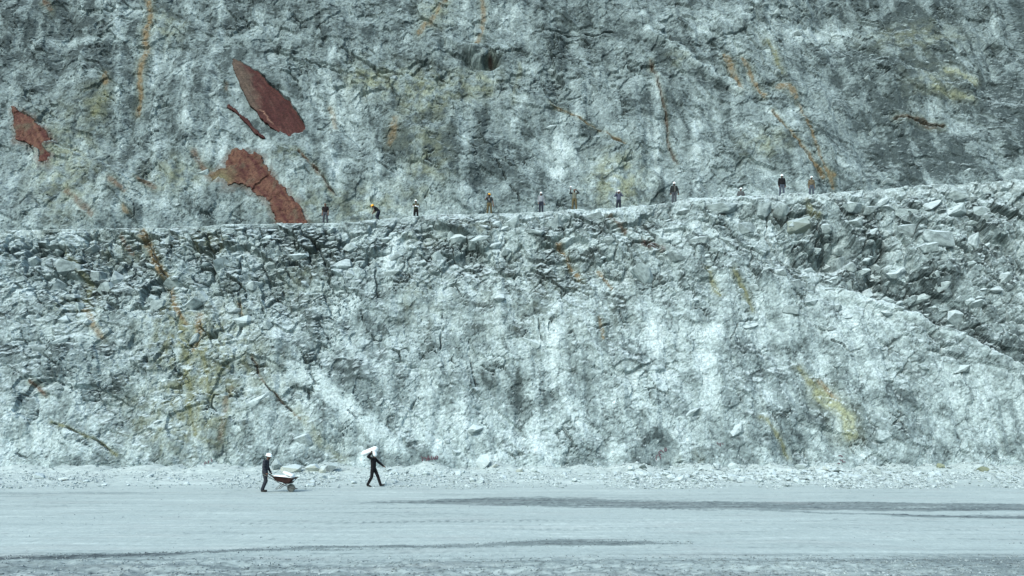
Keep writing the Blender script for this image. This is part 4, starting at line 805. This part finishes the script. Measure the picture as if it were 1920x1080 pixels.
def cloth(name, c, var=.25, rough=.95):
    c = tuple(x * .55 for x in c) if max(c) < .6 else c
    return mat_noise(name, tuple(x * (1 - var) for x in c), tuple(x * (1 + var) for x in c), 14, rough, .5, .01)
def stripes(name, c0, c1, sc, c2=None):
    m, t, b = nmat(name, .95); tc = N(t, 'ShaderNodeTexCoord'); sp = N(t, 'ShaderNodeSeparateXYZ'); t.links.new(tc.outputs['Object'], sp.inputs[0])
    mu = N(t, 'ShaderNodeMath', operation='MULTIPLY'); mu.inputs[1].default_value = sc; t.links.new(sp.outputs[2], mu.inputs[0])
    fr = N(t, 'ShaderNodeMath', operation='FRACT'); t.links.new(mu.outputs[0], fr.inputs[0])
    gt = N(t, 'ShaderNodeMath', operation='GREATER_THAN'); gt.inputs[1].default_value = .62; t.links.new(fr.outputs[0], gt.inputs[0])
    mx = N(t, 'ShaderNodeMix', data_type='RGBA'); mx.inputs[6].default_value = (*c0, 1); mx.inputs[7].default_value = (*c1, 1); t.links.new(gt.outputs[0], mx.inputs[0]); t.links.new(mx.outputs[2], b.inputs['Base Color'])
    return m
SKIN = cloth('skin', (0.22, 0.115, 0.08), .1, .6); SKIND = cloth('darker_tan_skin', (0.15, 0.075, 0.055), .1, .6)  # the second, darker skin colour is for the lips
HAIR = cloth('dark_hair', (0.012, .011, .010), .2, .7); SHOE = cloth('work_boot', (0.035, .032, .03), .3); EYE = cloth('eye_dark', (0.01, .01, .01), .1, .3)
BLACK = cloth('black_cotton', (0.012, .012, .014), .3); NAVY = cloth('navy_denim', (0.030, .038, .060)); GREYJ = cloth('grey_denim', (0.085, .095, .115)); BLUEJ = cloth('faded_denim', (0.10, .125, .165))
KHAKI = cloth('khaki_twill', (0.15, .125, .065)); DKSH = cloth('charcoal_cotton', (0.045, .055, .058)); LIGHTG = cloth('pale_grey_knit', (0.36, .39, .43)); CHECK = stripes('grey_check', (0.10, .11, .12), (0.30, .32, .34), 16)
OLV = cloth('olive_drill', (0.075, .080, .045)); WHITEC = cloth('white_cotton', (0.68, .71, .72), .08); VESTK = cloth('khaki_vest', (0.19, .20, .16)); PURP = cloth('slate_blue_shirt', (0.135, .150, .215)); JKT = cloth('dark_jacket', (0.028, .034, .036))
GREYB = cloth('grey_brown_shirt', (0.13, .135, .125)); GREYK = cloth('grey_jacket', (0.12, .13, .135)); STRIPE = stripes('ochre_striped_knit', (0.028, .030, .028), (0.20, .15, .085), 9); NAVS = stripes('navy_striped_shirt', (0.012, .014, .020), (0.045, .050, .062), 14)
DRED = cloth('black_red_tee', (0.016, .011, .013), .4)
M_HATW = mat_noise('white_helmet', (0.80, .82, .82), (0.84, .86, .86), 3, .35, 0); M_HATO = mat_noise('orange_helmet', (0.68, .31, .02), (0.74, .36, .025), 3, .35, 0)

def hand(B, w, dirv, side, curl=.35, fist=False):
    """palm, four unequal bent fingers and a thumb leaving the side of the palm"""
    d_ = Vector(dirv).normalized(); s_ = Vector(side); s_ = (s_ - d_ * s_.dot(d_)).normalized(); n_ = d_.cross(s_).normalized(); w = Vector(w)
    B.cap('skin', w, w + d_ * .085, .026, .030, wide=s_, k=1.35)
    for i, (o_, l1, l2) in enumerate(((-.030, .040, .030), (-.010, .045, .034), (.010, .043, .032), (.029, .034, .026))):
        a_ = w + d_ * .090 + s_ * o_; c_ = 1.5 if fist else curl
        k1 = (d_ * math.cos(c_) + n_ * math.sin(c_)); k2 = (d_ * math.cos(2 * c_) + n_ * math.sin(2 * c_)); B.chain('skin', [a_, a_ + k1 * l1, a_ + k1 * l1 + k2 * l2], [.0115, .0105, .0095])
    t0 = w + d_ * .03 - s_ * .032; t1 = t0 + (d_ * .6 - s_ * .6 + n_ * .3).normalized() * .042; B.chain('skin', [t0, t1, t1 + (d_ * .9 - s_ * .1 + n_ * .35).normalized() * .032], [.014, .0125, .011])

def person(J, sleeve='short', hat=True, hair=True, fists=(False, False), jacket=False, beard=False):
    """J: pose overrides. Figure faces -Y; R is its right hand (-X)."""
    D = dict(pelvis=(0, 0, .95), waist=(0, 0, 1.10), chest=(0, .01, 1.30), neck=(0, .015, 1.455), head=(0, -.01, 1.60), look=(0, -1, 0),
             hipR=(-.095, 0, .92), kneeR=(-.105, -.02, .50), ankR=(-.115, .02, .09), toeR=(-.14, -.16, .04), hipL=(.095, 0, .92), kneeL=(.105, -.02, .50), ankL=(.115, .02, .09), toeL=(.14, -.16, .04),
             shR=(-.175, .01, 1.405), elR=(-.235, .03, 1.13), wrR=(-.235, -.04, .88), hdR=(0, -.1, -1), shL=(.175, .01, 1.405), elL=(.235, .03, 1.13), wrL=(.235, -.04, .88), hdL=(0, -.1, -1))
    D.update(J); D = {k: Vector(v) for k, v in D.items()}; B = Body()
    X = (D['shL'] - D['shR']).normalized(); X2 = (D['hipL'] - D['hipR']).normalized()
    # legs
    for s_ in 'RL':
        h, k, a_, t_ = D['hip' + s_], D['knee' + s_], D['ank' + s_], D['toe' + s_]
        B.cap('legs', h, k, .102, .078); B.cap('legs', k, a_ + (k - a_) * .03, .078, .070)
        B.cap('shoe', a_ - Vector((0, 0, .035)), t_, .050, .040, wide=(1, 0, 0), k=1.0); B.cap('shoe', a_, a_ - Vector((0, 0, .04)), .052, .052)
    B.cap('legs', D['pelvis'] + Vector((0, 0, .02)), D['pelvis'] - Vector((0, 0, .05)), 0.120, .108, wide=X2, k=1.42)
    # trunk
    w_ = .022 if jacket else 0
    B.cap('top', D['waist'] * .45 + D['pelvis'] * .55 + Vector((0, 0, .02)), D['waist'], .126 + w_, .122 + w_, wide=X2, k=1.40)
    B.cap('top', D['waist'], D['chest'], .122 + w_, .130 + w_, wide=X, k=1.42); B.cap('top', D['chest'], D['chest'] * .45 + D['neck'] * .55, .130 + w_, .092 + w_, wide=X, k=1.50)
    for s_ in 'RL': B.cap('top', D['neck'] - Vector((0, 0, .035)), D['sh' + s_], .060, .066 + w_ * .6)
    B.cap('skin', D['neck'] - Vector((0, 0, .03)), D['head'] - Vector((0, 0, .05)), .058, .054)
    # arms
    for i, s_ in enumerate('RL'):
        s0, e, w2 = D['sh' + s_], D['el' + s_], D['wr' + s_]
        if sleeve == 'short':
            B.cap('sleeve', s0, s0.lerp(e, .62), .075, .070); B.cap('skin', s0.lerp(e, .5), e, .046, .041); B.cap('skin', e, w2, .042, .029)
        elif sleeve == 'rolled':
            B.cap('sleeve', s0, e, .076 + w_ * .5, .064); B.cap('fore', e, w2, .060, .044)
        else:
            B.cap('sleeve', s0, e, .076 + w_ * .5, .064 + w_ * .4); B.cap('sleeve', e, w2, .062 + w_ * .4, .048 + w_ * .4)
        hand(B, w2, D['hd' + s_], X if s_ == 'R' else -X, .35, fists[i])
    # head
    L = D['look'].normalized(); up = Vector((0, 0, 1)); rt = L.cross(up).normalized(); up = rt.cross(L).normalized(); hc = D['head']
    B.cap('skin', hc + up * .035, hc - up * .030, .086, .074, wide=L, k=1.14); B.cap('skin', hc - up * .065 + L * .020, hc - up * .088 + L * .045, .048, .034)
    B.cap('skin', hc + L * .092 + up * .008, hc + L * .108 - up * .024, .010, .015)
    for q in (-1, 1):
        B.cap('skin', hc + rt * q * .083 + up * .01, hc + rt * q * .083 - up * .028, .013, .010); B.cap('eye', hc + L * .089 + rt * q * .031 + up * .018, hc + L * .091 + rt * q * .033 + up * .018, .010, .010)
        B.cap('skin', hc + L * .092 + rt * q * .02 + up * .034, hc + L * .086 + rt * q * .045 + up * .032, .009, .008)
    B.cap('lip', hc + L * .083 + rt * .018 - up * .055, hc + L * .083 - rt * .018 - up * .055, .008, .008)
    if beard: B.cap('hair', hc - up * .078 + L * .035 + rt * .03, hc - up * .078 + L * .035 - rt * .03, .042, .042)
    if hair:
        B.cap('hair', hc + up * .050 - L * .018, hc + up * .040 - L * .030, .085, .085); B.cap('hair', hc - L * .045 + up * .02, hc - L * .05 - up * .03, .066, .052)
    B.head = (hc, L, up); B.J = D
    return B
def hat_mesh():
    bm = bmesh.new(); rows = []; SEG = 24
    for z, r in ((-.012, 1.0), (.02, .985), (.05, .93), (.08, .80), (.102, .58), (.114, .30)):
        rows.append([bm.verts.new((math.cos(2 * math.pi * q / SEG) * .112 * r, math.sin(2 * math.pi * q / SEG) * .138 * r, z)) for q in range(SEG)])
    top = bm.verts.new((0, 0, .118))
    for a_, b_ in zip(rows, rows[1:]):
        for q in range(SEG): bm.faces.new((a_[q], a_[(q + 1) % SEG], b_[(q + 1) % SEG], b_[q]))
    for q in range(SEG): bm.faces.new((rows[-1][q], rows[-1][(q + 1) % SEG], top))
    br, lo = [], []
    for q in range(SEG):                                       # brim with a peak to the front (-Y)
        an = 2 * math.pi * q / SEG; f = max(0, -math.sin(an)); e = 1.14 + .25 * f ** 3
        br.append(bm.verts.new((math.cos(an) * .112 * e, math.sin(an) * .138 * e, -.022 - .012 * f))); lo.append(bm.verts.new((math.cos(an) * .108, math.sin(an) * .134, -.028)))
    for q in range(SEG):
        r = (q + 1) % SEG; bm.faces.new((br[q], br[r], rows[0][r], rows[0][q])); bm.faces.new((lo[q], lo[r], br[r], br[q]))
    bm.faces.new(lo[::-1])
    bmesh.ops.recalc_face_normals(bm, faces=bm.faces[:]); me = bpy.data.meshes.new('hard_hat'); bm.to_mesh(me); bm.free()
    for p in me.polygons: p.use_smooth = True
    return me
def ridge_mesh():
    bm = bmesh.new(); pr = None
    for i in range(13):
        an = math.pi * (.12 + .76 * i / 12); y, z = math.cos(an) * .138, math.sin(an) * .112 + .004
        r = [bm.verts.new((x_, y * s_, z * s_)) for x_, s_ in ((-.012, .97), (-.010, 1.05), (.010, 1.05), (.012, .97))]
        if pr:
            for k in range(4): bm.faces.new((pr[k], pr[(k + 1) % 4], r[(k + 1) % 4], r[k]))
        pr = r
    bmesh.ops.recalc_face_normals(bm, faces=bm.faces[:]); me = bpy.data.meshes.new('hat_ridge'); bm.to_mesh(me); bm.free(); return me
HATS = {}
def put_hat(parent, hc, L, up, mat, name='hard_hat'):
    if mat.name not in HATS:
        a_, b_ = hat_mesh(), ridge_mesh(); a_.materials.append(mat); b_.materials.append(mat); HATS[mat.name] = (a_, b_)
    o = link(name, HATS[mat.name][0]); r = link('hat_ridge', HATS[mat.name][1], None, o)
    y = -L.normalized(); z = up.normalized(); x = y.cross(z).normalized(); z = x.cross(y)
    M = Matrix((x, y, z)).transposed().to_4x4(); M.translation = hc + up * .045
    o.matrix_local = M
    if parent is not None: o.parent = parent
    return o
def bench_top(x, y):
    k = min(max((y - YE) / 1.7, 0), 1); return float(edge_z(np.array([x]))[0]) - .10 * k ** .7 - (0.05 if k >= 1 else 0)
def place_on_bench(o, u, v_head, H, rz=0.0, dmin=.30, dmax=5.0, s=1.0):
    """stand a figure of height H on the bench so that its head shows at row v_head: step back from the rim until it does"""
    best = None
    for i in range(200):
        Y = YE + dmin + (dmax - dmin) * i / 199; x = (u - U0) / F * Y; z = bench_top(x, Y); vh = V0 - F * (z + H * s - CAMZ) / Y
        if best is None or abs(vh - v_head) < best[0]: best = (abs(vh - v_head), x, Y, z)
    o.location = best[1:]; o.rotation_euler.z = rz; o.scale = (s, s, s)
GRP = None
def std(top, legs, sleeve=None, fore=None, hairm=None): return dict(skin=SKIN, top=top, legs=legs, sleeve=sleeve or top, fore=fore or SKIN, shoe=SHOE, hair=hairm or HAIR, eye=EYE, lip=SKIND, inner=WHITEC)
VX = 0.0115
def bench_person(u, vh, H, J, mats, label, hatm=None, rz=0., s=1., hat_tilt=0., **kw):
    B = person(J, **kw); o = fuse('person', B, mats, VX); tag(o, label, 'person', 'workers spread out along the bench')
    if hatm is not None:
        hc, L, up = B.head; put_hat(o, hc, L, up, hatm)
    place_on_bench(o, u, vh, H, rz, s=s); return o, B
STAND = dict(hipR=(-.1, 0, .92), kneeR=(-.13, -.01, .5), ankR=(-.17, .02, .09), toeR=(-.21, -.15, .04), hipL=(.1, 0, .92), kneeL=(.13, -.01, .5), ankL=(.17, .02, .09), toeL=(.21, -.15, .04))
# 1 black tee, bare arms hanging
B1 = person(STAND, 'short', hair=True); o1 = fuse('person', B1, std(DRED, GREYJ), VX)
tag(o1, 'bareheaded person in black T-shirt and grey jeans, leftmost on the bench', 'person', 'workers spread out along the bench'); place_on_bench(o1, 610, 381, 1.735, s=.99)
# 2 stooping, orange helmet, steel bar in the hands
J2 = dict(pelvis=(.16, 0, .80), waist=(.09, 0, .94), chest=(-.06, 0, 1.08), neck=(-.19, -.01, 1.18), head=(-.31, -.03, 1.25), look=(-.75, -.35, -.55), hipR=(.15, -.095, .78), kneeR=(-.02, -.12, .46), ankR=(.14, -.12, .09), toeR=(-.03, -.16, .04), hipL=(.15, .095, .78), kneeL=(.03, .14, .44), ankL=(.24, .14, .09), toeL=(.07, .14, .04),
          shR=(-.12, -.175, 1.13), elR=(-.16, -.22, .88), wrR=(-.27, -.14, .70), hdR=(-.4, .2, -.9), shL=(-.12, .175, 1.13), elL=(-.20, .20, .86), wrL=(-.31, .03, .76), hdL=(-.4, -.2, -.9))
B2 = person(J2, 'short', fists=(True, True)); o2 = fuse('person', B2, std(BLACK, NAVY), VX); tag(o2, 'stooping person in orange helmet and black shirt working the rim', 'person', 'workers spread out along the bench')
hc, L, up = B2.head; put_hat(o2, hc, L, up, M_HATO); place_on_bench(o2, 706.5, 384.5, 1.36, 0)
# 3 arms folded
JF = dict(elR=(-.26, -.08, 1.19), wrR=(.02, -.20, 1.22), hdR=(1, -.05, .1), elL=(.26, -.08, 1.18), wrL=(-.02, -.23, 1.18), hdL=(-1, .0, .1), **STAND)
bench_person(780, 374.3, 1.775, JF, std(OLV, BLACK, OLV, WHITEC), 'person in white helmet and olive shirt with white-sleeved arms folded', M_HATW, sleeve='rolled')
# 4 orange helmet, khaki trousers, camera at the face
J4 = dict(elR=(-.30, -.16, 1.22), wrR=(-.13, -.30, 1.46), hdR=(.35, .1, .9), elL=(.27, .02, 1.14), wrL=(.31, -.02, .88), look=(-.6, -.8, 0), **STAND)
o4, B4 = bench_person(917.5, 362.3, 1.775, J4, std(DKSH, KHAKI), 'person in orange helmet and khaki trousers holding a black radio to face', M_HATO, sleeve='short', beard=True)
# 5 pale jumper over checked shirt
J5 = dict(elR=(-.235, .04, 1.14), wrR=(-.20, -.10, .93), elL=(.235, .03, 1.13), wrL=(.255, -.05, .88), hipR=(-.09, 0, .92), kneeR=(-.10, -.02, .5), ankR=(-.11, .02, .09), look=(-.2, -1, 0))
bench_person(1014.5, 359.8, 1.775, J5, std(LIGHTG, NAVY, CHECK), 'person in white helmet, pale grey jumper and navy jeans', M_HATW, sleeve='long')
# 6 lifting the helmet off
J6 = dict(elR=(-.36, -.05, 1.38), wrR=(-.29, -.08, 1.62), hdR=(.05, -.1, 1), elL=(.34, -.06, 1.42), wrL=(.17, -.07, 1.60), hdL=(-.7, -.1, .6), look=(.1, -1, 0), **STAND)
o6, B6 = bench_person(1077, 354.6, 1.735, J6, std(VESTK, KHAKI, DKSH), 'bareheaded bearded person in khaki vest raising a white helmet', None, sleeve='long', beard=True)
# 7 both hands to the face
J7 = dict(elR=(-.33, -.12, 1.24), wrR=(-.22, -.24, 1.44), hdR=(.25, .1, .9), elL=(.29, -.16, 1.26), wrL=(.10, -.22, 1.46), hdL=(-.4, .3, .8), hipR=(-.09, 0, .92), kneeR=(-.15, -.06, .5), ankR=(-.18, .0, .09))
bench_person(1160, 356.3, 1.775, J7, std(PURP, NAVY, PURP), 'person in white helmet and slate blue shirt with hands raised to face', M_HATW, sleeve='long')
# 8 dark jacket
J8 = dict(elR=(-.27, .02, 1.13), wrR=(-.27, -.05, .90), elL=(.29, .02, 1.13), wrL=(.31, -.05, .90), look=(-.1, -1, -.15), hipL=(.1, 0, .92))
o8, B8 = bench_person(1264, 341, 1.775, J8, std(JKT, GREYJ, JKT), 'person in white helmet and open dark jacket behind the hump of the rim', M_HATW, sleeve='long', jacket=True, s=1.03)
# 9 only head and shoulders above the rim
bench_person(1389, 351.8, 1.775, dict(look=(-.15, -1, -.1), elL=(.30, .0, 1.15), elR=(-.27, .0, 1.14)), std(GREYK, GREYJ), 'person in white helmet and grey jacket, only head and shoulders above rim', M_HATW, sleeve='long', jacket=True, s=.97)
# 10 black sweatshirt
bench_person(1466, 325.7, 1.775, dict(look=(-.35, -1, -.15), **STAND), std(BLACK, BLUEJ), 'person in white helmet, black sweatshirt and faded blue jeans', M_HATW, sleeve='long', jacket=True, s=1.01)
# 11 striped knit
bench_person(1521.5, 330, 1.775, dict(STAND, look=(-.1, -1, 0)), std(STRIPE, BLUEJ, STRIPE), 'person in white helmet and ochre striped knit, rightmost on the bench', M_HATW, sleeve='long', s=.95)

# ---- on the haul road (both walk to the right: figure turned by +90 degrees)
def to_world_side(o, u, v_feet, s=1.0):
    Y = F * CAMZ / (v_feet - V0); x = (u - U0) / F * Y; o.location = (x, Y, gz(x, Y) + .002); o.rotation_euler.z = math.radians(90); o.scale = (s, s, s); return Y
JW = dict(pelvis=(0, .0, .94), waist=(0, -.015, 1.09), chest=(0, -.05, 1.29), neck=(0, -.095, 1.44), head=(0, -.165, 1.575), look=(0, -1, -.22), hipR=(-.09, 0, .91), kneeR=(-.10, -.08, .50), ankR=(-.10, .10, .10), toeR=(-.12, -.08, .045), hipL=(.09, 0, .91), kneeL=(.10, .02, .50), ankL=(.10, .16, .10), toeL=(.12, -.01, .045),
          shR=(-.175, -.05, 1.39), elR=(-.25, -.03, 1.10), wrR=(-.27, -.14, .87), hdR=(.05, -.6, -.8), shL=(.175, -.05, 1.39), elL=(.25, -.03, 1.10), wrL=(.27, -.14, .87), hdL=(-.05, -.6, -.8))
BW = person(JW, 'long', fists=(True, True), beard=True); ow = fuse('person', BW, std(NAVS, cloth('dark_work_trousers', (0.045, .052, .066))), .009); tag(ow, 'person in white helmet and dark striped shirt pushing the wheelbarrow', 'person')
put_hat(ow, *BW.head, M_HATW); YW = to_world_side(ow, 497, 922, 1.0)
JC = dict(pelvis=(0, 0, .93), waist=(0, -.01, 1.08), chest=(0, .0, 1.28), neck=(0, -.02, 1.43), head=(0, -.06, 1.56), look=(0, -1, -.05), hipR=(-.09, .02, .90), kneeR=(-.10, .06, .49), ankR=(-.10, .26, .12), toeR=(-.12, .10, .035), hipL=(.09, -.03, .90), kneeL=(.10, -.20, .52), ankL=(.10, -.33, .11), toeL=(.12, -.50, .09),
          shR=(-.175, .04, 1.40), elR=(-.30, .20, 1.50), wrR=(-.30, .03, 1.68), hdR=(.1, -.3, 1), shL=(.175, -.04, 1.38), elL=(.25, -.24, 1.18), wrL=(.24, -.44, 1.02), hdL=(-.05, -.8, -.5))
BC = person(JC, 'long'); oc = fuse('person', BC, std(BLACK, BLACK), .009); tag(oc, 'person in black walking with a white sack on the shoulder', 'person'); YC = to_world_side(oc, 700, 913, .99)
finish_bodies(); PENDING.clear()

# inner shirt, print and other front details are painted cloth of the figures
def recolor(o, mat, test):
    me = o.data; me.materials.append(mat); k = len(me.materials) - 1
    for p in me.polygons:
        if test(p.center, p.normal, me.materials[p.material_index].name): p.material_index = k
recolor(o8, GREYB, lambda c, n, m: m == 'dark_jacket' and n.y < -.3 and abs(c.x - .02) < .055 and .95 < c.z < 1.42)
recolor(o4, LIGHTG, lambda c, n, m: m == 'charcoal_cotton' and n.y < -.5 and abs(c.x + .02) < .05 and 1.20 < c.z < 1.34)
recolor(o6, SKIN, lambda c, n, m: m == 'khaki_vest' and n.y < -.5 and abs(c.x) < .06 and 1.08 < c.z < 1.12)

# things in hands on the bench
def rod(name, a, b, r, mat, label, cat, parent=None):
    B = Body(); B.cap('m', a, b, r, r); bm = B.bm(); me = bpy.data.meshes.new(name); bm.to_mesh(me); bm.free(); o = link(name, me, mat, parent)
    if label: tag(o, label, cat)
    return o
STEEL = mat_noise('dull_steel', (0.05, .05, .05), (0.12, .12, .12), 8, .5, 0); RUBBER = mat_noise('tyre_rubber', (0.05, .055, .05), (0.11, .12, .11), 6, .9, .2); PLASTIC = mat_noise('black_plastic', (0.012, .012, .012), (0.03, .03, .03), 6, .4, 0)
m2 = Matrix.Translation(o2.location); pb = m2 @ Vector((-.33, -.02, .66))
bar = rod('steel_bar', m2 @ Vector((-.27, .01, .86)), m2 @ Vector((-.45, -.10, .015)), .017, STEEL, 'steel bar held by the stooping person in orange helmet', 'bar')
def box_obj(name, c, size, mat, label, cat, bev=.008):
    bm = bmesh.new(); bmesh.ops.create_cube(bm, size=1); bmesh.ops.scale(bm, vec=size, verts=bm.verts[:]); bmesh.ops.bevel(bm, geom=bm.edges[:], offset=bev, segments=2, affect='EDGES')
    me = bpy.data.meshes.new(name); bm.to_mesh(me); bm.free(); o = link(name, me, mat); o.location = c
    if label: tag(o, label, cat)
    return o
rd = box_obj('hand_radio', Vector(o4.location) + Vector((-.11, -.335, 1.60)), (.065, .05, .13), PLASTIC, 'black hand-held radio at face of person in khaki trousers', 'radio')
an_ = rod('antenna', (.02, 0, .06), (.02, 0, .17), .006, PLASTIC, None, None, rd); kn = rod('knob', (-.015, 0, .065), (-.015, 0, .082), .009, PLASTIC, None, None, rd)
hh = put_hat(None, Vector(o6.location) + Vector((-.285, -.09, 1.76)), Vector((-.3, -1, .2)), Vector((.1, .2, 1)), M_HATW); tag(hh, 'white helmet held up beside the head of person in khaki vest', 'helmet')

# ---- wheelbarrow with sacks
def wheelbarrow():
    Yw = YW; x0 = (546 - U0) / F * Yw; z0 = gz(x0, Yw)
    e = bpy.data.objects.new('wheelbarrow', None); COL.objects.link(e); e.location = (x0, Yw, z0); tag(e, 'rusty brown wheelbarrow with grey wheel loaded with white sacks', 'wheelbarrow')
    rust = mat_noise('rusty_tray', (0.012, .007, .006), (0.036, .013, .010), 5, .75, .4, .01); dark = mat_noise('dark_rim', (0.018, .015, .014), (0.05, .035, .03), 6, .7, .3, .005); tube = mat_noise('barrow_tube', (0.03, .03, .03), (0.09, .085, .08), 8, .5, 0)
    bm = bmesh.new()
    top = [(-.81, -.29, .735), (.20, -.33, .635), (.20, .33, .635), (-.81, .29, .735)]; bot = [(-.62, -.19, .50), (-.02, -.24, .36), (-.02, .24, .36), (-.62, .19, .50)]
    T = [bm.verts.new(p) for p in top]; Bv = [bm.verts.new(p) for p in bot]
    bm.faces.new(Bv[::-1])
    for k in range(4): bm.faces.new((Bv[k], Bv[(k + 1) % 4], T[(k + 1) % 4], T[k]))
    bmesh.ops.bevel(bm, geom=[ed for ed in bm.edges if not ed.is_boundary], offset=.05, segments=3, affect='EDGES'); bmesh.ops.recalc_face_normals(bm, faces=bm.faces[:]); bmesh.ops.solidify(bm, geom=bm.faces[:], thickness=.006)
    me = bpy.data.meshes.new('tray'); bm.to_mesh(me); bm.free(); tray = link('tray', me, rust, e)
    bm = bmesh.new()
    B = Body()
    for k in range(4): B.cap('m', top[k], top[(k + 1) % 4], .018, .018)
    bm = B.bm(); me = bpy.data.meshes.new('tray_rim'); bm.to_mesh(me); bm.free(); link('tray_rim', me, dark, tray)
    for s_ in (-1, 1):
        B = Body(); B.chain('m', [(-1.13, s_ * .27, .80), (-.80, s_ * .26, .64), (-.45, s_ * .20, .42), (.0, s_ * .09, .20), (.24, s_ * .075, .15)], [.017] * 5); bm = B.bm(); me = bpy.data.meshes.new('handle'); bm.to_mesh(me); bm.free(); h_ = link('handle', me, tube, e)
        B = Body(); B.cap('m', (-1.16, s_ * .27, .815), (-1.03, s_ * .27, .752), .023, .023); bm = B.bm(); me = bpy.data.meshes.new('grip'); bm.to_mesh(me); bm.free(); link('grip', me, RUBBER, h_)
        B = Body(); B.chain('m', [(-.36, s_ * .18, .40), (-.62, s_ * .2, .17), (-.56, s_ * .2, .14), (-.28, s_ * .17, .36)], [.012] * 4); bm = B.bm(); me = bpy.data.meshes.new('leg'); bm.to_mesh(me); bm.free(); link('leg', me, tube, e)
    B = Body(); B.cap('m', (.25, -.075, .15), (.25, .075, .15), .017, .017); bm = B.bm(); me = bpy.data.meshes.new('front_bar'); bm.to_mesh(me); bm.free(); link('front_bar', me, tube, e)
    wh = bpy.data.objects.new('wheel', None); COL.objects.link(wh); wh.parent = e; wh.location = (0, 0, .185)
    bm = bmesh.new(); prev = None; first = None; NS, NT = 32, 10
    for i in range(NS):
        an = 2 * math.pi * i / NS; r_ = [bm.verts.new(((.142 + .042 * math.cos(2 * math.pi * j / NT)) * math.cos(an), .045 * math.sin(2 * math.pi * j / NT), (.142 + .042 * math.cos(2 * math.pi * j / NT)) * math.sin(an))) for j in range(NT)]
        if prev:
            for j in range(NT): bm.faces.new((prev[j], prev[(j + 1) % NT], r_[(j + 1) % NT], r_[j]))
        else: first = r_
        prev = r_
    for j in range(NT): bm.faces.new((prev[j], prev[(j + 1) % NT], first[(j + 1) % NT], first[j]))
    bmesh.ops.recalc_face_normals(bm, faces=bm.faces[:]); me = bpy.data.meshes.new('tyre'); bm.to_mesh(me); bm.free()
    for p in me.polygons: p.use_smooth = True
    link('tyre', me, RUBBER, wh)
    bm = bmesh.new(); bmesh.ops.create_cone(bm, cap_ends=True, segments=24, radius1=.112, radius2=.112, depth=.04); bmesh.ops.rotate(bm, cent=(0, 0, 0), matrix=Matrix.Rotation(math.pi / 2, 3, 'X'), verts=bm.verts[:])
    bmesh.ops.create_cone(bm, cap_ends=True, segments=12, radius1=.022, radius2=.022, depth=.19, matrix=Matrix.Rotation(math.pi / 2, 4, 'X')); me = bpy.data.meshes.new('rim'); bm.to_mesh(me); bm.free(); link('rim', me, mat_noise('wheel_rim', (0.09, .095, .09), (0.17, .18, .17), 6, .6, 0), wh)
    return e
WB = wheelbarrow()
M_SACK = mat_noise('white_woven_sack', (0.70, .73, .74), (0.82, .85, .86), 9, .7, .6, .012)
def sack(parts, label, loc, rot=(0, 0, 0), vox=.014):
    B = Body()
    for p in parts: B.cap('m', *p[:4], **(p[4] if len(p) > 4 else {}))
    o = fuse('cement_sack', B, dict(m=M_SACK), vox, 6, .6); o.location = loc; o.rotation_euler = rot; tag(o, label, 'sack', 'white sacks being moved along the haul road'); return o
wl = Vector(WB.location)
fl = dict(wide=(0, 1, 0), k=2.1)
sack([((-.24, 0, 0), (.22, 0, -.02), .068, .075, fl), ((-.31, 0, .0), (-.34, 0, .01), .04, .02, dict(wide=(0, 1, 0), k=3.4))], 'lower white sack lying in the wheelbarrow tray', wl + Vector((-.45, 0, .70)), (0, .05, .1))
sack([((-.18, 0, .02), (.20, 0, 0), .070, .080, fl), ((.24, 0, .0), (.30, 0, -.03), .05, .02, dict(wide=(0, 1, 0), k=3.2))], 'upper white sack sloping over the front of the wheelbarrow', wl + Vector((-.13, .0, .80)), (0, .33, -.06))
sack([((-.2, 0, .0), (.2, 0, 0), .09, .09, fl)], 'white sack at the bottom of the wheelbarrow front', wl + Vector((-.12, .0, .60)), (0, .14, .0))
cl = Vector(oc.location)
sack([((-.34, 0, -.06), (.20, 0, .14), .125, .150, dict(wide=(0, 1, 0), k=1.3)), ((.14, -.02, .08), (.20, -.03, -.12), .125, .105, dict(wide=(0, 1, 0), k=1.2)), ((-.42, 0, -.08), (-.48, 0, -.11), .06, .03, dict(wide=(0, 1, 0), k=2))], 'white sack carried on the shoulder of the person in black', cl + Vector((-.08, -.13, 1.70)))
finish_bodies()
